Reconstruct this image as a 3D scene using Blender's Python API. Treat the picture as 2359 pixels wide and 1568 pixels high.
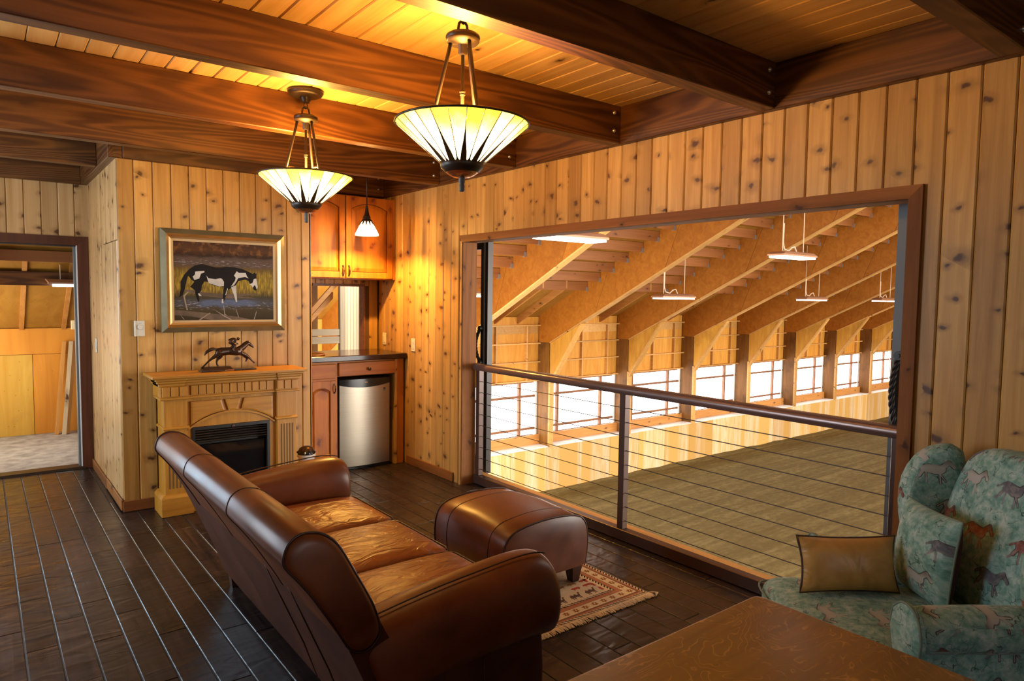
import bpy, math, random
from mathutils import Vector, Matrix
random.seed(7)
PI = math.pi
sc = bpy.context.scene
for o in list(bpy.data.objects):
    bpy.data.objects.remove(o)
C = sc.collection

# ------------------------------------------------------------------ camera
def make_camera():
    f, yaw, pitch, roll = 1576.0, math.radians(37.913), math.radians(-3.711), math.radians(0.736)
    F = Vector((math.sin(yaw)*math.cos(pitch), math.cos(yaw)*math.cos(pitch), math.sin(pitch)))
    R = Vector((math.cos(yaw), -math.sin(yaw), 0))
    U = R.cross(F)
    R2 = R*math.cos(roll) + U*math.sin(roll)
    U2 = U*math.cos(roll) - R*math.sin(roll)
    cd = bpy.data.cameras.new('camera'); cam = bpy.data.objects.new('camera', cd); C.objects.link(cam)
    cd.sensor_width = 36.0; cd.sensor_fit = 'HORIZONTAL'; cd.lens = f/2359*36
    cd.clip_start = 0.05; cd.clip_end = 200
    m = Matrix(((R2.x, U2.x, -F.x, 0), (R2.y, U2.y, -F.y, 0), (R2.z, U2.z, -F.z, 1.55), (0, 0, 0, 1)))
    cam.matrix_world = m
    sc.camera = cam
make_camera()

# ------------------------------------------------------------------ world, light, exposure
def make_world():
    w = bpy.data.worlds.new('world'); sc.world = w; w.use_nodes = True
    nt = w.node_tree; bg = nt.nodes['Background']
    bg.inputs[0].default_value = (0.86, 0.93, 1.0, 1); bg.inputs[1].default_value = 0.25
make_world()
def area(name, loc, direction, sx, sy, power, col, spread=None):
    l = bpy.data.lights.new(name, 'AREA'); l.shape = 'RECTANGLE'; l.size = sx; l.size_y = sy
    l.energy = power; l.color = col
    if spread: l.spread = math.radians(spread)
    o = bpy.data.objects.new(name, l); C.objects.link(o); o.location = loc
    o.rotation_euler = Vector(direction).to_track_quat('-Z', 'Y').to_euler()
    return o
def point(name, loc, power, col, r=0.04):
    l = bpy.data.lights.new(name, 'POINT'); l.energy = power; l.color = col; l.shadow_soft_size = r
    o = bpy.data.objects.new(name, l); C.objects.link(o); o.location = loc
    return o
# daylight through the lounge's own left-hand window; weak rear fill added at an assumed window
area('daylight_left_window', (-2.12, 4.5, 1.55), (1, 0.02, -0.08), 1.7, 3.4, 215, (0.80, 0.90, 1.0))
area('rear_fill', (0.3, -3.15, 1.6), (0.12, 1, -0.12), 3.6, 1.5, 13, (0.86, 0.93, 1.0))
# daylight through the arena's opposite window wall and its ridge skylight
area('daylight_glazed_door', (-1.05, 7.35, 1.25), (0.05, -1, -0.05), 1.0, 2.0, 62, (0.58, 0.80, 1.0))
area('daylight_arena_side', (19, -9.3, 0.6), (0, 1, -0.12), 32, 3.2, 6500, (1.0, 0.95, 0.86))
area('daylight_arena_ridge', (18, 1.9, 6.3), (0, 0.25, -1), 30, 1.2, 500, (1.0, 0.96, 0.9))
area('arena_end_fill', (3.62, 10.2, -0.2), (1, -0.05, 0.10), 3.2, 6.0, 950, (1.0, 0.90, 0.74))  # unseen fill added at the arena's end to brighten the rafter sides
area('white_board_fill', (3.45, 6.75, 2.45), (0, 1, -0.9), 0.5, 0.3, 14, (1.0, 0.97, 0.92))  # unseen fill added to brighten the white boards past the bar window
area('loft_fill', (-0.34, 8.0, 0.9), (1, 0.1, 0.05), 1.2, 1.2, 30, (1.0, 0.90, 0.70))  # unseen fill added inside the loft, no window behind it
WARM = (1.0, 0.47, 0.085)
PEND = [(1.485, 2.235), (1.475, 3.80)]
for i, (x, y) in enumerate(PEND):
    point('pendant_bulb', (x, y, 2.235), 62, WARM, 0.05)
point('mini_pendant_bulb', (2.60, 5.35, 2.095), 120, (1.0, 0.50, 0.09), 0.02)
sc.view_settings.view_transform = 'Standard'
try: sc.view_settings.look = 'None'
except Exception: pass
sc.view_settings.exposure = 0.15
sc.view_settings.gamma = 1.0
sc.view_settings.use_curve_mapping = False
sc.cycles.use_denoising = True
sc.cycles.max_bounces = 8
sc.cycles.diffuse_bounces = 5
sc.cycles.sample_clamp_indirect = 6.0

# ------------------------------------------------------------------ node helpers
def lin(r, g, b):
    return tuple(((c/255/12.92) if c/255 <= 0.04045 else ((c/255+0.055)/1.055)**2.4) for c in (r, g, b)) + (1,)
class N:
    def __init__(s, name):
        s.m = bpy.data.materials.new(name); s.m.use_nodes = True
        s.nt = s.m.node_tree; s.b = s.nt.nodes['Principled BSDF']
    def n(s, t, **k):
        x = s.nt.nodes.new(t)
        for a, v in k.items(): setattr(x, a, v)
        return x
    def set(s, sock, v):
        if isinstance(v, bpy.types.NodeSocket): s.nt.links.new(v, sock)
        elif v is not None: sock.default_value = v
    def math(s, op, a, b=None, c=None, clamp=False):
        x = s.n('ShaderNodeMath', operation=op); x.use_clamp = clamp
        s.set(x.inputs[0], a)
        if b is not None: s.set(x.inputs[1], b)
        if c is not None: s.set(x.inputs[2], c)
        return x.outputs[0]
    def vm(s, op, a, b=None, scale=None):
        x = s.n('ShaderNodeVectorMath', operation=op)
        s.set(x.inputs[0], a)
        if b is not None: s.set(x.inputs[1], b)
        if scale is not None: s.set(x.inputs[3], scale)
        return x.outputs['Value'] if op in ('DOT_PRODUCT', 'LENGTH', 'DISTANCE') else x.outputs[0]
    def noise(s, v, scale, detail=3, rough=0.55, dist=0.0):
        x = s.n('ShaderNodeTexNoise'); s.set(x.inputs['Vector'], v)
        x.inputs['Scale'].default_value = scale; x.inputs['Detail'].default_value = detail
        x.inputs['Roughness'].default_value = rough; x.inputs['Distortion'].default_value = dist
        return x.outputs['Fac']
    def ramp(s, f, *stops):
        x = s.n('ShaderNodeValToRGB'); s.set(x.inputs[0], f)
        e = x.color_ramp.elements
        e[0].position, e[0].color = stops[0]; e[1].position, e[1].color = stops[-1]
        for p, c in stops[1:-1]:
            q = e.new(p); q.color = c
        return x.outputs[0]
    def rng(s, f, a, b, c=0.0, d=1.0, smooth=False):
        x = s.n('ShaderNodeMapRange'); x.clamp = True
        if smooth: x.interpolation_type = 'SMOOTHSTEP'
        s.set(x.inputs[0], f)
        for i, v in enumerate((a, b, c, d)): x.inputs[i+1].default_value = v
        return x.outputs[0]
    def mix(s, f, a, b, blend='MIX'):
        x = s.n('ShaderNodeMix', data_type='RGBA', blend_type=blend)
        s.set(x.inputs[0], f); s.set(x.inputs[6], a); s.set(x.inputs[7], b)
        return x.outputs[2]
    def sep(s, v):
        x = s.n('ShaderNodeSeparateXYZ'); s.set(x.inputs[0], v); return x.outputs
    def comb(s, a, b, c=0.0):
        x = s.n('ShaderNodeCombineXYZ')
        for i, v in enumerate((a, b, c)): s.set(x.inputs[i], v)
        return x.outputs[0]
    def coords(s, rnd=True):
        tc = s.n('ShaderNodeTexCoord'); v = tc.outputs['Object']
        oi = s.n('ShaderNodeObjectInfo'); s.rand = oi.outputs['Random']
        if rnd:
            off = s.vm('SCALE', (37.0, 53.0, 71.0), scale=s.rand)
            v = s.vm('ADD', v, off)
        return v
    def bump(s, h, strength=0.3, dist=0.01):
        x = s.n('ShaderNodeBump'); x.inputs['Strength'].default_value = strength
        x.inputs['Distance'].default_value = dist; s.set(x.inputs['Height'], h)
        s.nt.links.new(x.outputs[0], s.b.inputs['Normal'])
    def out(s, col=None, rough=None, metal=None, spec=None, coat=None, emit=None, estr=None):
        b = s.b.inputs
        if col is not None: s.set(b['Base Color'], col)
        if rough is not None: s.set(b['Roughness'], rough)
        if metal is not None: b['Metallic'].default_value = metal
        if spec is not None: b['Specular IOR Level'].default_value = spec
        if coat is not None: b['Coat Weight'].default_value = coat; b['Coat Roughness'].default_value = 0.12
        if emit is not None: s.set(b['Emission Color'], emit); b['Emission Strength'].default_value = estr or 1.0
        return s.m

AX = {'X': (1, 0, 0), 'Y': (0, 1, 0), 'Z': (0, 0, 1)}
def wood(name, c_light, c_dark, axis='Z', across=22, along=1.1, knots=0.0, kcol=(0.06, 0.022, 0.008, 1),
         rough=0.5, vary=0.25, rings=0.0, bump=0.12, kscale=(7.5, 7.5, 3.2), tint=None, spec=0.4, rnd=True, coat=None):
    c_light = (c_light[0], c_light[1]*0.90, c_light[2]*0.72, 1); c_dark = (c_dark[0], c_dark[1]*0.88, c_dark[2]*0.65, 1)
    n = N(name); v = n.coords(rnd)
    sc3 = [across]*3; i = 'XYZ'.index(axis); sc3[i] = along
    vs = n.vm('MULTIPLY', v, tuple(sc3))
    g = n.noise(vs, 1.0, 4, 0.6, 0.6)
    if rings:
        sr = [4.6]*3; sr[i] = 0.36
        r0 = n.noise(n.vm('MULTIPLY', v, tuple(sr)), 1.0, 2, 0.4, 0.3)
        r = n.math('SINE', n.math('MULTIPLY', r0, rings))
        r = n.rng(r, -0.6, 1.0)
        g = n.math('ADD', n.math('MULTIPLY', g, 0.72), n.math('MULTIPLY', r, 0.28))
    col = n.ramp(g, (0.28, c_dark), (0.72, c_light))
    sf = [160]*3; sf[i] = 5
    fine = n.noise(n.vm('MULTIPLY', v, tuple(sf)), 1.0, 2)
    col = n.mix(n.rng(fine, 0.35, 0.7, 0.0, 0.22), col, c_dark)
    # board to board variation
    dk = n.mix(n.rng(n.rand, 0.0, 1.0, 0.0, 1.0), (1-vary, 1-vary*1.15, 1-vary*1.4, 1), (1+vary*0.3, 1+vary*0.3, 1+vary*0.35, 1))
    col = n.mix(1.0, col, dk, 'MULTIPLY')
    h = g
    if knots:
        vo = n.n('ShaderNodeTexVoronoi', voronoi_dimensions='2D'); vo.inputs['Scale'].default_value = 1.0
        wob = n.noise(n.vm('MULTIPLY', v, (14, 14, 14)), 1.0, 2)
        cc = n.sep(v); o1, o2 = [q for q in (0, 1, 2) if q != i]
        kv = n.comb(n.math('MULTIPLY', n.math('ADD', cc[o1], cc[o2]), kscale[0]), n.math('MULTIPLY', cc[i], kscale[2]))
        kv = n.vm('ADD', kv, n.vm('SCALE', (0.45, 0.40, 0.0), scale=wob))
        n.set(vo.inputs['Vector'], kv)
        vc = n.sep(vo.outputs['Color']); on = n.math('GREATER_THAN', vc[0], 1-knots)
        vd = n.math('MULTIPLY', vo.outputs['Distance'], n.rng(vc[1], 0, 1, 0.75, 2.0))
        vd = n.math('ADD', vd, n.math('MULTIPLY', n.math('SUBTRACT', n.noise(n.vm('MULTIPLY', v, (55, 55, 55)), 1.0, 2), 0.5), 0.10))
        core = n.math('MULTIPLY', n.rng(vd, 0.05, 0.16, 1.0, 0.0, True), on)
        halo = n.math('MULTIPLY', n.rng(vd, 0.08, 0.42, 0.6, 0.0, True), on)
        col = n.mix(halo, col, n.mix(0.55, c_dark, kcol))
        col = n.mix(core, col, kcol)
    if tint: col = n.mix(1.0, col, tint, 'MULTIPLY')
    n.out(col, rough, spec=spec, coat=coat)
    if bump: n.bump(h, bump, 0.004)
    return n.m
def flat(name, col, rough=0.5, metal=0.0, spec=0.5, var=0.0, emit=None, estr=None, nb=0.0, nscale=60):
    n = N(name); v = n.coords()
    c = col
    if var:
        f = n.noise(v, 9.0, 3); c = n.mix(n.rng(f, 0.3, 0.7), tuple(x*(1-var) for x in col[:3])+(1,), tuple(min(1, x*(1+var)) for x in col[:3])+(1,))
    n.out(c, rough, metal, spec, emit=emit, estr=estr)
    if nb: n.bump(n.noise(v, nscale, 2), nb, 0.002)
    return n.m

M = {}
M['pine'] = wood('pine_board', (0.66, 0.44, 0.160, 1), (0.40, 0.23, 0.070, 1), 'Z', 20, 1.0, 0.62, vary=0.26, rough=0.45, kcol=(0.085, 0.032, 0.011, 1), kscale=(5.6, 5.6, 8.0))
M['pine_lit'] = wood('pine_board_lit', (0.64, 0.46, 0.27, 1), (0.46, 0.29, 0.14, 1), 'Z', 20, 1.0, 0.58, vary=0.20, rough=0.30, kcol=(0.085, 0.032, 0.011, 1), kscale=(5.6, 5.6, 8.0))  # same pine, with the daylight on the side wall put into the colour
M['pine_y'] = wood('ceiling_board', (0.74, 0.53, 0.25, 1), (0.56, 0.34, 0.13, 1), 'Y', 20, 1.0, 0.16, vary=0.18, rough=0.45)
M['pine_x'] = wood('pine_board_level', (0.60, 0.36, 0.14, 1), (0.40, 0.205, 0.065, 1), 'X', 20, 1.0, 0.3, vary=0.2, rough=0.45)
M['groove'] = flat('groove_shadow', (0.10, 0.05, 0.02, 1), 0.8)
BL, BD = (0.19, 0.083, 0.022, 1), (0.055, 0.020, 0.007, 1)
M['beam_x'] = wood('stained_beam', BL, BD, 'X', 9, 0.5, 0.08, rough=0.42, rings=120, vary=0.2, kscale=(5, 5, 2))
M['beam_y'] = wood('stained_ledger', BL, BD, 'Y', 9, 0.5, 0.08, rough=0.42, rings=120, vary=0.15, kscale=(5, 5, 2))
M['trim_y'] = wood('brown_trim', (0.31, 0.135, 0.040, 1), (0.17, 0.068, 0.018, 1), 'Y', 26, 1.2, 0.3, rough=0.6, spec=0.2, rings=20, kscale=(9, 9, 5))
M['trim_z'] = wood('brown_trim_upright', (0.31, 0.135, 0.040, 1), (0.17, 0.068, 0.018, 1), 'Z', 26, 1.2, 0.35, rough=0.6, spec=0.2, kscale=(9, 9, 5))
M['trim_x'] = wood('brown_trim_level', (0.31, 0.130, 0.045, 1), (0.17, 0.064, 0.020, 1), 'X', 26, 1.2, 0.2, rough=0.45)
M['dark_trim'] = wood('dark_door_trim', (0.13, 0.045, 0.022, 1), (0.07, 0.022, 0.012, 1), 'Z', 26, 1.2, 0.0, rough=0.4)
def floor_mat():
    n = N('dark_scraped_plank'); v = n.coords()
    g = n.noise(n.vm('MULTIPLY', v, (34, 1.6, 20)), 1.0, 4, 0.6, 0.8)
    col = n.ramp(g, (0.3, (0.010, 0.0075, 0.0072, 1)), (0.75, (0.040, 0.026, 0.022, 1)))
    dk = n.mix(n.rand, (0.6, 0.6, 0.62, 1), (1.35, 1.2, 1.15, 1))
    col = n.mix(1.0, col, dk, 'MULTIPLY')
    rr = n.rng(n.noise(v, 5, 2), 0.3, 0.7, 0.24, 0.38)
    n.out(col, rr, spec=0.5)
    wv = n.noise(n.vm('MULTIPLY', v, (5.0, 11.0, 3.0)), 1.0, 1.5, 0.4, 1.2)
    h = n.math('ADD', n.math('MULTIPLY', wv, 1.0), n.math('MULTIPLY', g, 0.10))
    n.bump(h, 0.55, 0.010)
    return n.m
M['floor'] = floor_mat()
M['joint_sheen'] = flat('plank_joint_sheen', (0.085, 0.09, 0.105, 1), 0.65)  # bluish sheen of the plank bevels put into the joint colour
# engineered plywood: big soft patches and small plugs
def ply(name, a, b, axis='Z', rough=0.6, speck=0.5, band=0.0, stain=0.0, sat=1.0):
    if sat: a = (a[0], a[1]*0.90, a[2]*0.5, 1); b = (b[0], b[1]*0.88, b[2]*0.45, 1)
    n = N(name); v = n.coords()
    i = 'XYZ'.index(axis); s3 = [7]*3; s3[i] = 0.8
    g = n.noise(n.vm('MULTIPLY', v, tuple(s3)), 1.0, 4, 0.6, 1.0)
    col = n.ramp(g, (0.3, b), (0.7, a))
    if band:
        bb = n.noise(n.vm('MULTIPLY', v, (1.7, 1.7, 0.02)), 1.0, 1)
        col = n.mix(n.rng(bb, 0.50, 0.55, 0.0, band), col, b)
    vo = n.n('ShaderNodeTexVoronoi'); n.set(vo.inputs['Vector'], n.vm('MULTIPLY', v, (4, 4, 4) if speck < 1 else (9, 9, 6)))
    on = n.math('GREATER_THAN', n.sep(vo.outputs['Color'])[1], 0.55)
    k = n.math('MULTIPLY', n.rng(vo.outputs['Distance'], 0.06, 0.16, 1.0, 0.0, True), on)
    col = n.mix(n.math('MULTIPLY', k, min(speck, 0.8)), col, tuple(x*0.25 for x in b[:3])+(1,))
    col = n.mix(1.0, col, n.mix(n.rand, (0.80, 0.76, 0.72, 1), (1.10, 1.12, 1.15, 1)), 'MULTIPLY')
    if stain:
        st = n.noise(v, 1.4, 3); col = n.mix(n.rng(st, 0.52, 0.68, 0.0, stain), col, tuple(x*0.3 for x in b[:3])+(1,))
    n.out(col, rough, spec=0.3)
    return n.m
M['ply'] = ply('fir_plywood', (0.66, 0.36, 0.11, 1), (0.52, 0.24, 0.055, 1))
M['ply_loft_a'] = ply('yellow_loft_plywood', (0.62, 0.40, 0.075, 1), (0.50, 0.26, 0.030, 1), sat=0, stain=0.5)
M['ply_loft_b'] = ply('orange_loft_plywood', (0.62, 0.27, 0.035, 1), (0.50, 0.19, 0.020, 1), sat=0)
M['ply_kick'] = ply('kick_wall_plywood', (0.80, 0.67, 0.46, 1), (0.72, 0.44, 0.13, 1), band=1.0, sat=0)
M['ply_beam'] = ply('beam_plywood_shaded', (0.42, 0.170, 0.030, 1), (0.31, 0.110, 0.014, 1), 'X', stain=0.0)  # darker look of the rafter sides put into the plywood colour
M['ply_col'] = ply('column_plywood_shaded', (0.24, 0.115, 0.036, 1), (0.15, 0.065, 0.02, 1), stain=0.6)  # shading of the columns put into a darker plywood colour
M['ply_gus'] = ply('gusset_plywood', (0.70, 0.42, 0.12, 1), (0.54, 0.29, 0.07, 1), stain=0.3)
M['deck'] = ply('roof_deck', (0.38, 0.21, 0.06, 1), (0.29, 0.145, 0.032, 1), 'Y')
M['lumber_x'] = wood('lumber_level', (0.62, 0.34, 0.12, 1), (0.45, 0.21, 0.065, 1), 'X', 18, 0.8, 0.2, rough=0.55)
M['lumber_y'] = wood('lumber_slope', (0.62, 0.34, 0.12, 1), (0.45, 0.21, 0.065, 1), 'Y', 18, 0.8, 0.2, rough=0.55)
M['lumber_z'] = wood('lumber_upright', (0.62, 0.36, 0.13, 1), (0.48, 0.25, 0.08, 1), 'Z', 18, 0.8, 0.2, rough=0.55)
M['flange'] = wood('pale_flange', (0.72, 0.47, 0.20, 1), (0.58, 0.34, 0.12, 1), 'Y', 18, 0.8, 0.1, rough=0.55)
M['purlin'] = wood('purlin_wood', (0.40, 0.17, 0.055, 1), (0.29, 0.11, 0.035, 1), 'X', 12, 0.6, 0.15, rough=0.55)
M['muntin'] = flat('brown_girt', (0.24, 0.10, 0.04, 1), 0.6, var=0.2)
M['pale_lit'] = flat('pale_ledge', (0.80, 0.78, 0.74, 1), 0.55, var=0.05)  # window light on the ledge put into a near-white colour
M['greywood'] = wood('weathered_grey_wood', (0.55, 0.50, 0.44, 1), (0.36, 0.31, 0.26, 1), 'Z', 16, 0.8, 0.1, rough=0.6)
M['greywood_x'] = wood('weathered_grey_rail', (0.55, 0.50, 0.44, 1), (0.36, 0.31, 0.26, 1), 'X', 16, 0.8, 0.1, rough=0.6)
M['whiteboard'] = wood('bright_whitewood', (0.88, 0.82, 0.72, 1), (0.78, 0.68, 0.55, 1), 'Z', 16, 0.8, 0.2, rough=0.5)
M['bronze_steel'] = flat('bronze_powder_coat', (0.075, 0.042, 0.033, 1), 0.32, 0.35, 0.5)
M['steel_rail'] = flat('dark_steel_rail', (0.17, 0.115, 0.105, 1), 0.26, 0.5, 0.5)
M['cable'] = flat('dark_wire_cable', (0.07, 0.06, 0.06, 1), 0.35, 0.8)
M['black_steel'] = flat('black_steel', (0.022, 0.017, 0.016, 1), 0.35, 0.3)
M['grey_steel'] = flat('blue_grey_door_steel', (0.105, 0.118, 0.126, 1), 0.5, 0.1)
M['rope'] = flat('black_rope', (0.006, 0.006, 0.007, 1), 0.45, nb=0.3, nscale=200)
M['bolt'] = flat('zinc_bolt', (0.62, 0.60, 0.56, 1), 0.3, 0.9)
M['galv'] = flat('galvanised_hanger', (0.30, 0.30, 0.31, 1), 0.5, 0.6)
M['oldbronze'] = flat('oil_rubbed_bronze', (0.028, 0.017, 0.011, 1), 0.40, 0.3, var=0.2)
M['copper'] = flat('copper_trim', (0.60, 0.28, 0.12, 1), 0.25, 0.9)
def sand():
    n = N('arena_sand'); v = n.coords(False)
    d = n.noise(n.vm('MULTIPLY', v, (0.25, 5.0, 1.0)), 1.0, 3, 0.6, 0.4)
    f = n.noise(n.vm('MULTIPLY', v, (5.0, 9.0, 5.0)), 1.0, 5, 0.7)
    big = n.noise(v, 0.5, 3)
    t = n.math('ADD', n.math('MULTIPLY', d, 0.5), n.math('MULTIPLY', f, 0.5))
    col = n.ramp(t, (0.34, (0.115, 0.086, 0.033, 1)), (0.50, (0.165, 0.126, 0.050, 1)), (0.68, (0.28, 0.22, 0.095, 1)))
    col = n.mix(n.rng(big, 0.4, 0.62, 0.0, 0.35), col, (0.13, 0.085, 0.03, 1))
    n.out(col, 0.9, spec=0.1); n.bump(t, 0.6, 0.06)
    return n.m
M['sand'] = sand()
M['skypane'] = flat('bright_daylit_panel', (0.9, 0.92, 0.95, 1), 0.5, emit=(0.97, 0.99, 1.0, 1), estr=4.5)
M['tube_glow'] = flat('fluorescent_lens', (1, 1, 1, 1), 0.4, emit=(1.0, 0.97, 0.9, 1), estr=9.0)
M['lampbody'] = flat('coppery_lamp_housing', (0.42, 0.22, 0.13, 1), 0.35, 0.5)
M['whitecord'] = flat('pale_cord', (0.65, 0.50, 0.36, 1), 0.6)

# ------------------------------------------------------------------ mesh helpers
class MB:
    def __init__(s): s.v = []; s.f = []; s.mi = []; s.uv = None
    def add(s, vs, fs, mi=0):
        o = len(s.v); s.v += [tuple(p) for p in vs]
        for f in fs: s.f.append(tuple(i+o for i in f)); s.mi.append(mi)
        return s
    def box(s, x0, x1, y0, y1, z0, z1, mi=0):
        return s.add([(x0, y0, z0), (x1, y0, z0), (x1, y1, z0), (x0, y1, z0), (x0, y0, z1), (x1, y0, z1), (x1, y1, z1), (x0, y1, z1)],
                     [(0, 3, 2, 1), (4, 5, 6, 7), (0, 1, 5, 4), (1, 2, 6, 5), (2, 3, 7, 6), (3, 0, 4, 7)], mi)
    def cbox(s, x0, x1, y0, y1, z0, z1, c=0.004, mi=0):
        xs, ys, zs = (x0, x1), (y0, y1), (z0, z1)
        V = []; idx = {}
        for a in (0, 1):
            for b in (0, 1):
                for d in (0, 1):
                    sx, sy, sz = (1 if a == 0 else -1), (1 if b == 0 else -1), (1 if d == 0 else -1)
                    for k, p in enumerate(((xs[a], ys[b]+sy*c, zs[d]+sz*c), (xs[a]+sx*c, ys[b], zs[d]+sz*c), (xs[a]+sx*c, ys[b]+sy*c, zs[d]))):
                        idx[a, b, d, k] = len(V); V.append(p)
        I = lambda a, b, d, k: idx[a, b, d, k]
        Fs = []
        for a in (0, 1):
            q = [I(a, 0, 0, 0), I(a, 1, 0, 0), I(a, 1, 1, 0), I(a, 0, 1, 0)]; Fs.append(q if a else q[::-1])
            q = [I(0, a, 0, 1), I(0, a, 1, 1), I(1, a, 1, 1), I(1, a, 0, 1)]; Fs.append(q if a else q[::-1])
            q = [I(0, 0, a, 2), I(1, 0, a, 2), I(1, 1, a, 2), I(0, 1, a, 2)]; Fs.append(q if a else q[::-1])
        def orient(q, n):
            p = [Vector(V[i]) for i in q]
            nn = (p[1]-p[0]).cross(p[2]-p[0])
            return q if nn.dot(Vector(n)) > 0 else q[::-1]
        for a in (0, 1):
            for b in (0, 1):
                sa, sb = (2*a-1), (2*b-1)
                Fs.append(orient([I(a, b, 0, 0), I(a, b, 1, 0), I(a, b, 1, 1), I(a, b, 0, 1)], (sa, sb, 0)))
                Fs.append(orient([I(a, 0, b, 0), I(a, 1, b, 0), I(a, 1, b, 2), I(a, 0, b, 2)], (sa, 0, sb)))
                Fs.append(orient([I(0, a, b, 1), I(1, a, b, 1), I(1, a, b, 2), I(0, a, b, 2)], (0, sa, sb)))
                for d in (0, 1):
                    Fs.append(orient([I(a, b, d, 0), I(a, b, d, 1), I(a, b, d, 2)], (sa, sb, 2*d-1)))
        return s.add(V, Fs, mi)
    def prism(s, poly, axis, d0, d1, mi=0):
        # poly: list of 2D points; axis: extrusion axis; the 2D points fill the other two axes in order
        def P(p, d):
            a, b = p
            return {'X': (d, a, b), 'Y': (a, d, b), 'Z': (a, b, d)}[axis]
        n = len(poly)
        area2 = sum(poly[i][0]*poly[(i+1) % n][1]-poly[(i+1) % n][0]*poly[i][1] for i in range(n))
        pl = poly if area2 > 0 else poly[::-1]
        if axis == 'Y': pl = pl[::-1]
        V = [P(p, d0) for p in pl]+[P(p, d1) for p in pl]
        F = [tuple(range(n))[::-1], tuple(range(n, 2*n))]+[(i, (i+1) % n, (i+1) % n+n, i+n) for i in range(n)]
        if d1 < d0: F = [f[::-1] for f in F]
        return s.add(V, F, mi)
    def lathe(s, prof, cx, cy, seg=24, mi=0, a0=0.0, a1=2*PI, axis='Z'):
        full = abs(a1-a0-2*PI) < 1e-6; cols = seg if full else seg+1
        V = []
        for k in range(cols):
            a = a0+(a1-a0)*k/seg
            for r, z in prof: V.append((cx+r*math.cos(a), cy+r*math.sin(a), z))
        m = len(prof); F = []
        for k in range(seg):
            k2 = (k+1) % cols
            for j in range(m-1):
                F.append((k*m+j, k2*m+j, k2*m+j+1, k*m+j+1))
        return s.add(V, F, mi)
    def tube(s, pts, rad, seg=8, cap=True, mi=0, closed=False):
        pts = [Vector(p) for p in pts]; n = len(pts)
        rs = rad if isinstance(rad, (list, tuple)) else [rad]*n
        V = []; up = None
        for i, p in enumerate(pts):
            if closed: t = pts[(i+1) % n]-pts[i-1]
            else: t = pts[min(i+1, n-1)]-pts[max(i-1, 0)]
            if t.length < 1e-9: t = Vector((0, 0, 1))
            t.normalize()
            if up is None:
                up = Vector((0, 0, 1)) if abs(t.z) < 0.9 else Vector((1, 0, 0))
            a = up-t*up.dot(t)
            if a.length < 1e-6: a = t.orthogonal()
            a.normalize(); b = t.cross(a); up = a
            for k in range(seg):
                an = 2*PI*k/seg
                V.append(p+(a*math.cos(an)+b*math.sin(an))*rs[i])
        F = []
        for i in range(n if closed else n-1):
            j = (i+1) % n
            for k in range(seg):
                F.append((i*seg+k, i*seg+(k+1) % seg, j*seg+(k+1) % seg, j*seg+k))
        if cap and not closed:
            F.append(tuple(range(seg))[::-1]); F.append(tuple((n-1)*seg+k for k in range(seg)))
        return s.add(V, F, mi)
    def ball(s, c, r, seg=12, rings=7, mi=0, sq=(1, 1, 1)):
        V = []; F = []
        for j in range(rings+1):
            th = PI*j/rings
            for k in range(seg):
                a = 2*PI*k/seg
                V.append((c[0]+r*sq[0]*math.sin(th)*math.cos(a), c[1]+r*sq[1]*math.sin(th)*math.sin(a), c[2]-r*sq[2]*math.cos(th)))
        for j in range(rings):
            for k in range(seg):
                F.append((j*seg+k, j*seg+(k+1) % seg, (j+1)*seg+(k+1) % seg, (j+1)*seg+k))
        return s.add(V, F, mi)
    def loft(s, loops, cap=True, mi=0, closed=True):
        n = len(loops[0]); V = [p for l in loops for p in l]; F = []
        for i in range(len(loops)-1):
            for k in range(n if closed else n-1):
                k2 = (k+1) % n
                F.append((i*n+k, i*n+k2, (i+1)*n+k2, (i+1)*n+k))
        if cap:
            F.append(tuple(range(n))[::-1]); F.append(tuple((len(loops)-1)*n+k for k in range(n)))
        return s.add(V, F, mi)
    def tf(s, fn):
        s.v = [tuple(fn(Vector(p))) for p in s.v]; return s

def mesh(name, mb, mats, smooth=None, keep=False):
    me = bpy.data.meshes.new(name)
    me.from_pydata([tuple(p) for p in mb.v], [], mb.f)
    for m in (mats if isinstance(mats, (list, tuple)) else [mats]): me.materials.append(m)
    if any(mb.mi): me.polygons.foreach_set('material_index', mb.mi)
    if smooth is not None:
        me.polygons.foreach_set('use_smooth', [True]*len(me.polygons))
        if smooth < 180: me.set_sharp_from_angle(angle=math.radians(smooth))
    me.update()
    return me
def link(o, parent=None):
    C.objects.link(o)
    if parent is not None: o.parent = parent
    return o
def wpos(o):
    p = Vector(o.location)
    while o.parent is not None:
        o = o.parent; p += Vector(o.location)
    return p
def part(name, mb, mats, parent=None, smooth=None, subsurf=0, label=None, fix=False, origin=True, stuff=False):
    """mesh given in world coordinates -> one object whose origin sits at its own middle"""
    if origin:
        lo = [min(p[i] for p in mb.v) for i in range(3)]; hi = [max(p[i] for p in mb.v) for i in range(3)]
        c = Vector(((lo[0]+hi[0])/2, (lo[1]+hi[1])/2, (lo[2]+hi[2])/2))
    else: c = Vector((0, 0, 0))
    mb.v = [(p[0]-c.x, p[1]-c.y, p[2]-c.z) for p in mb.v]
    me = mesh(name, mb, mats, smooth)
    if fix:
        import bmesh
        bm = bmesh.new(); bm.from_mesh(me); bmesh.ops.recalc_face_normals(bm, faces=bm.faces); bm.to_mesh(me); bm.free()
    o = bpy.data.objects.new(name, me)
    base = wpos(parent) if parent is not None else Vector((0, 0, 0))
    o.location = c-base
    link(o, parent)
    if subsurf:
        md = o.modifiers.new('subsurf', 'SUBSURF'); md.levels = subsurf; md.render_levels = subsurf
    if label: o['label'] = label
    if stuff: o['kind'] = 'stuff'
    return o
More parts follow.
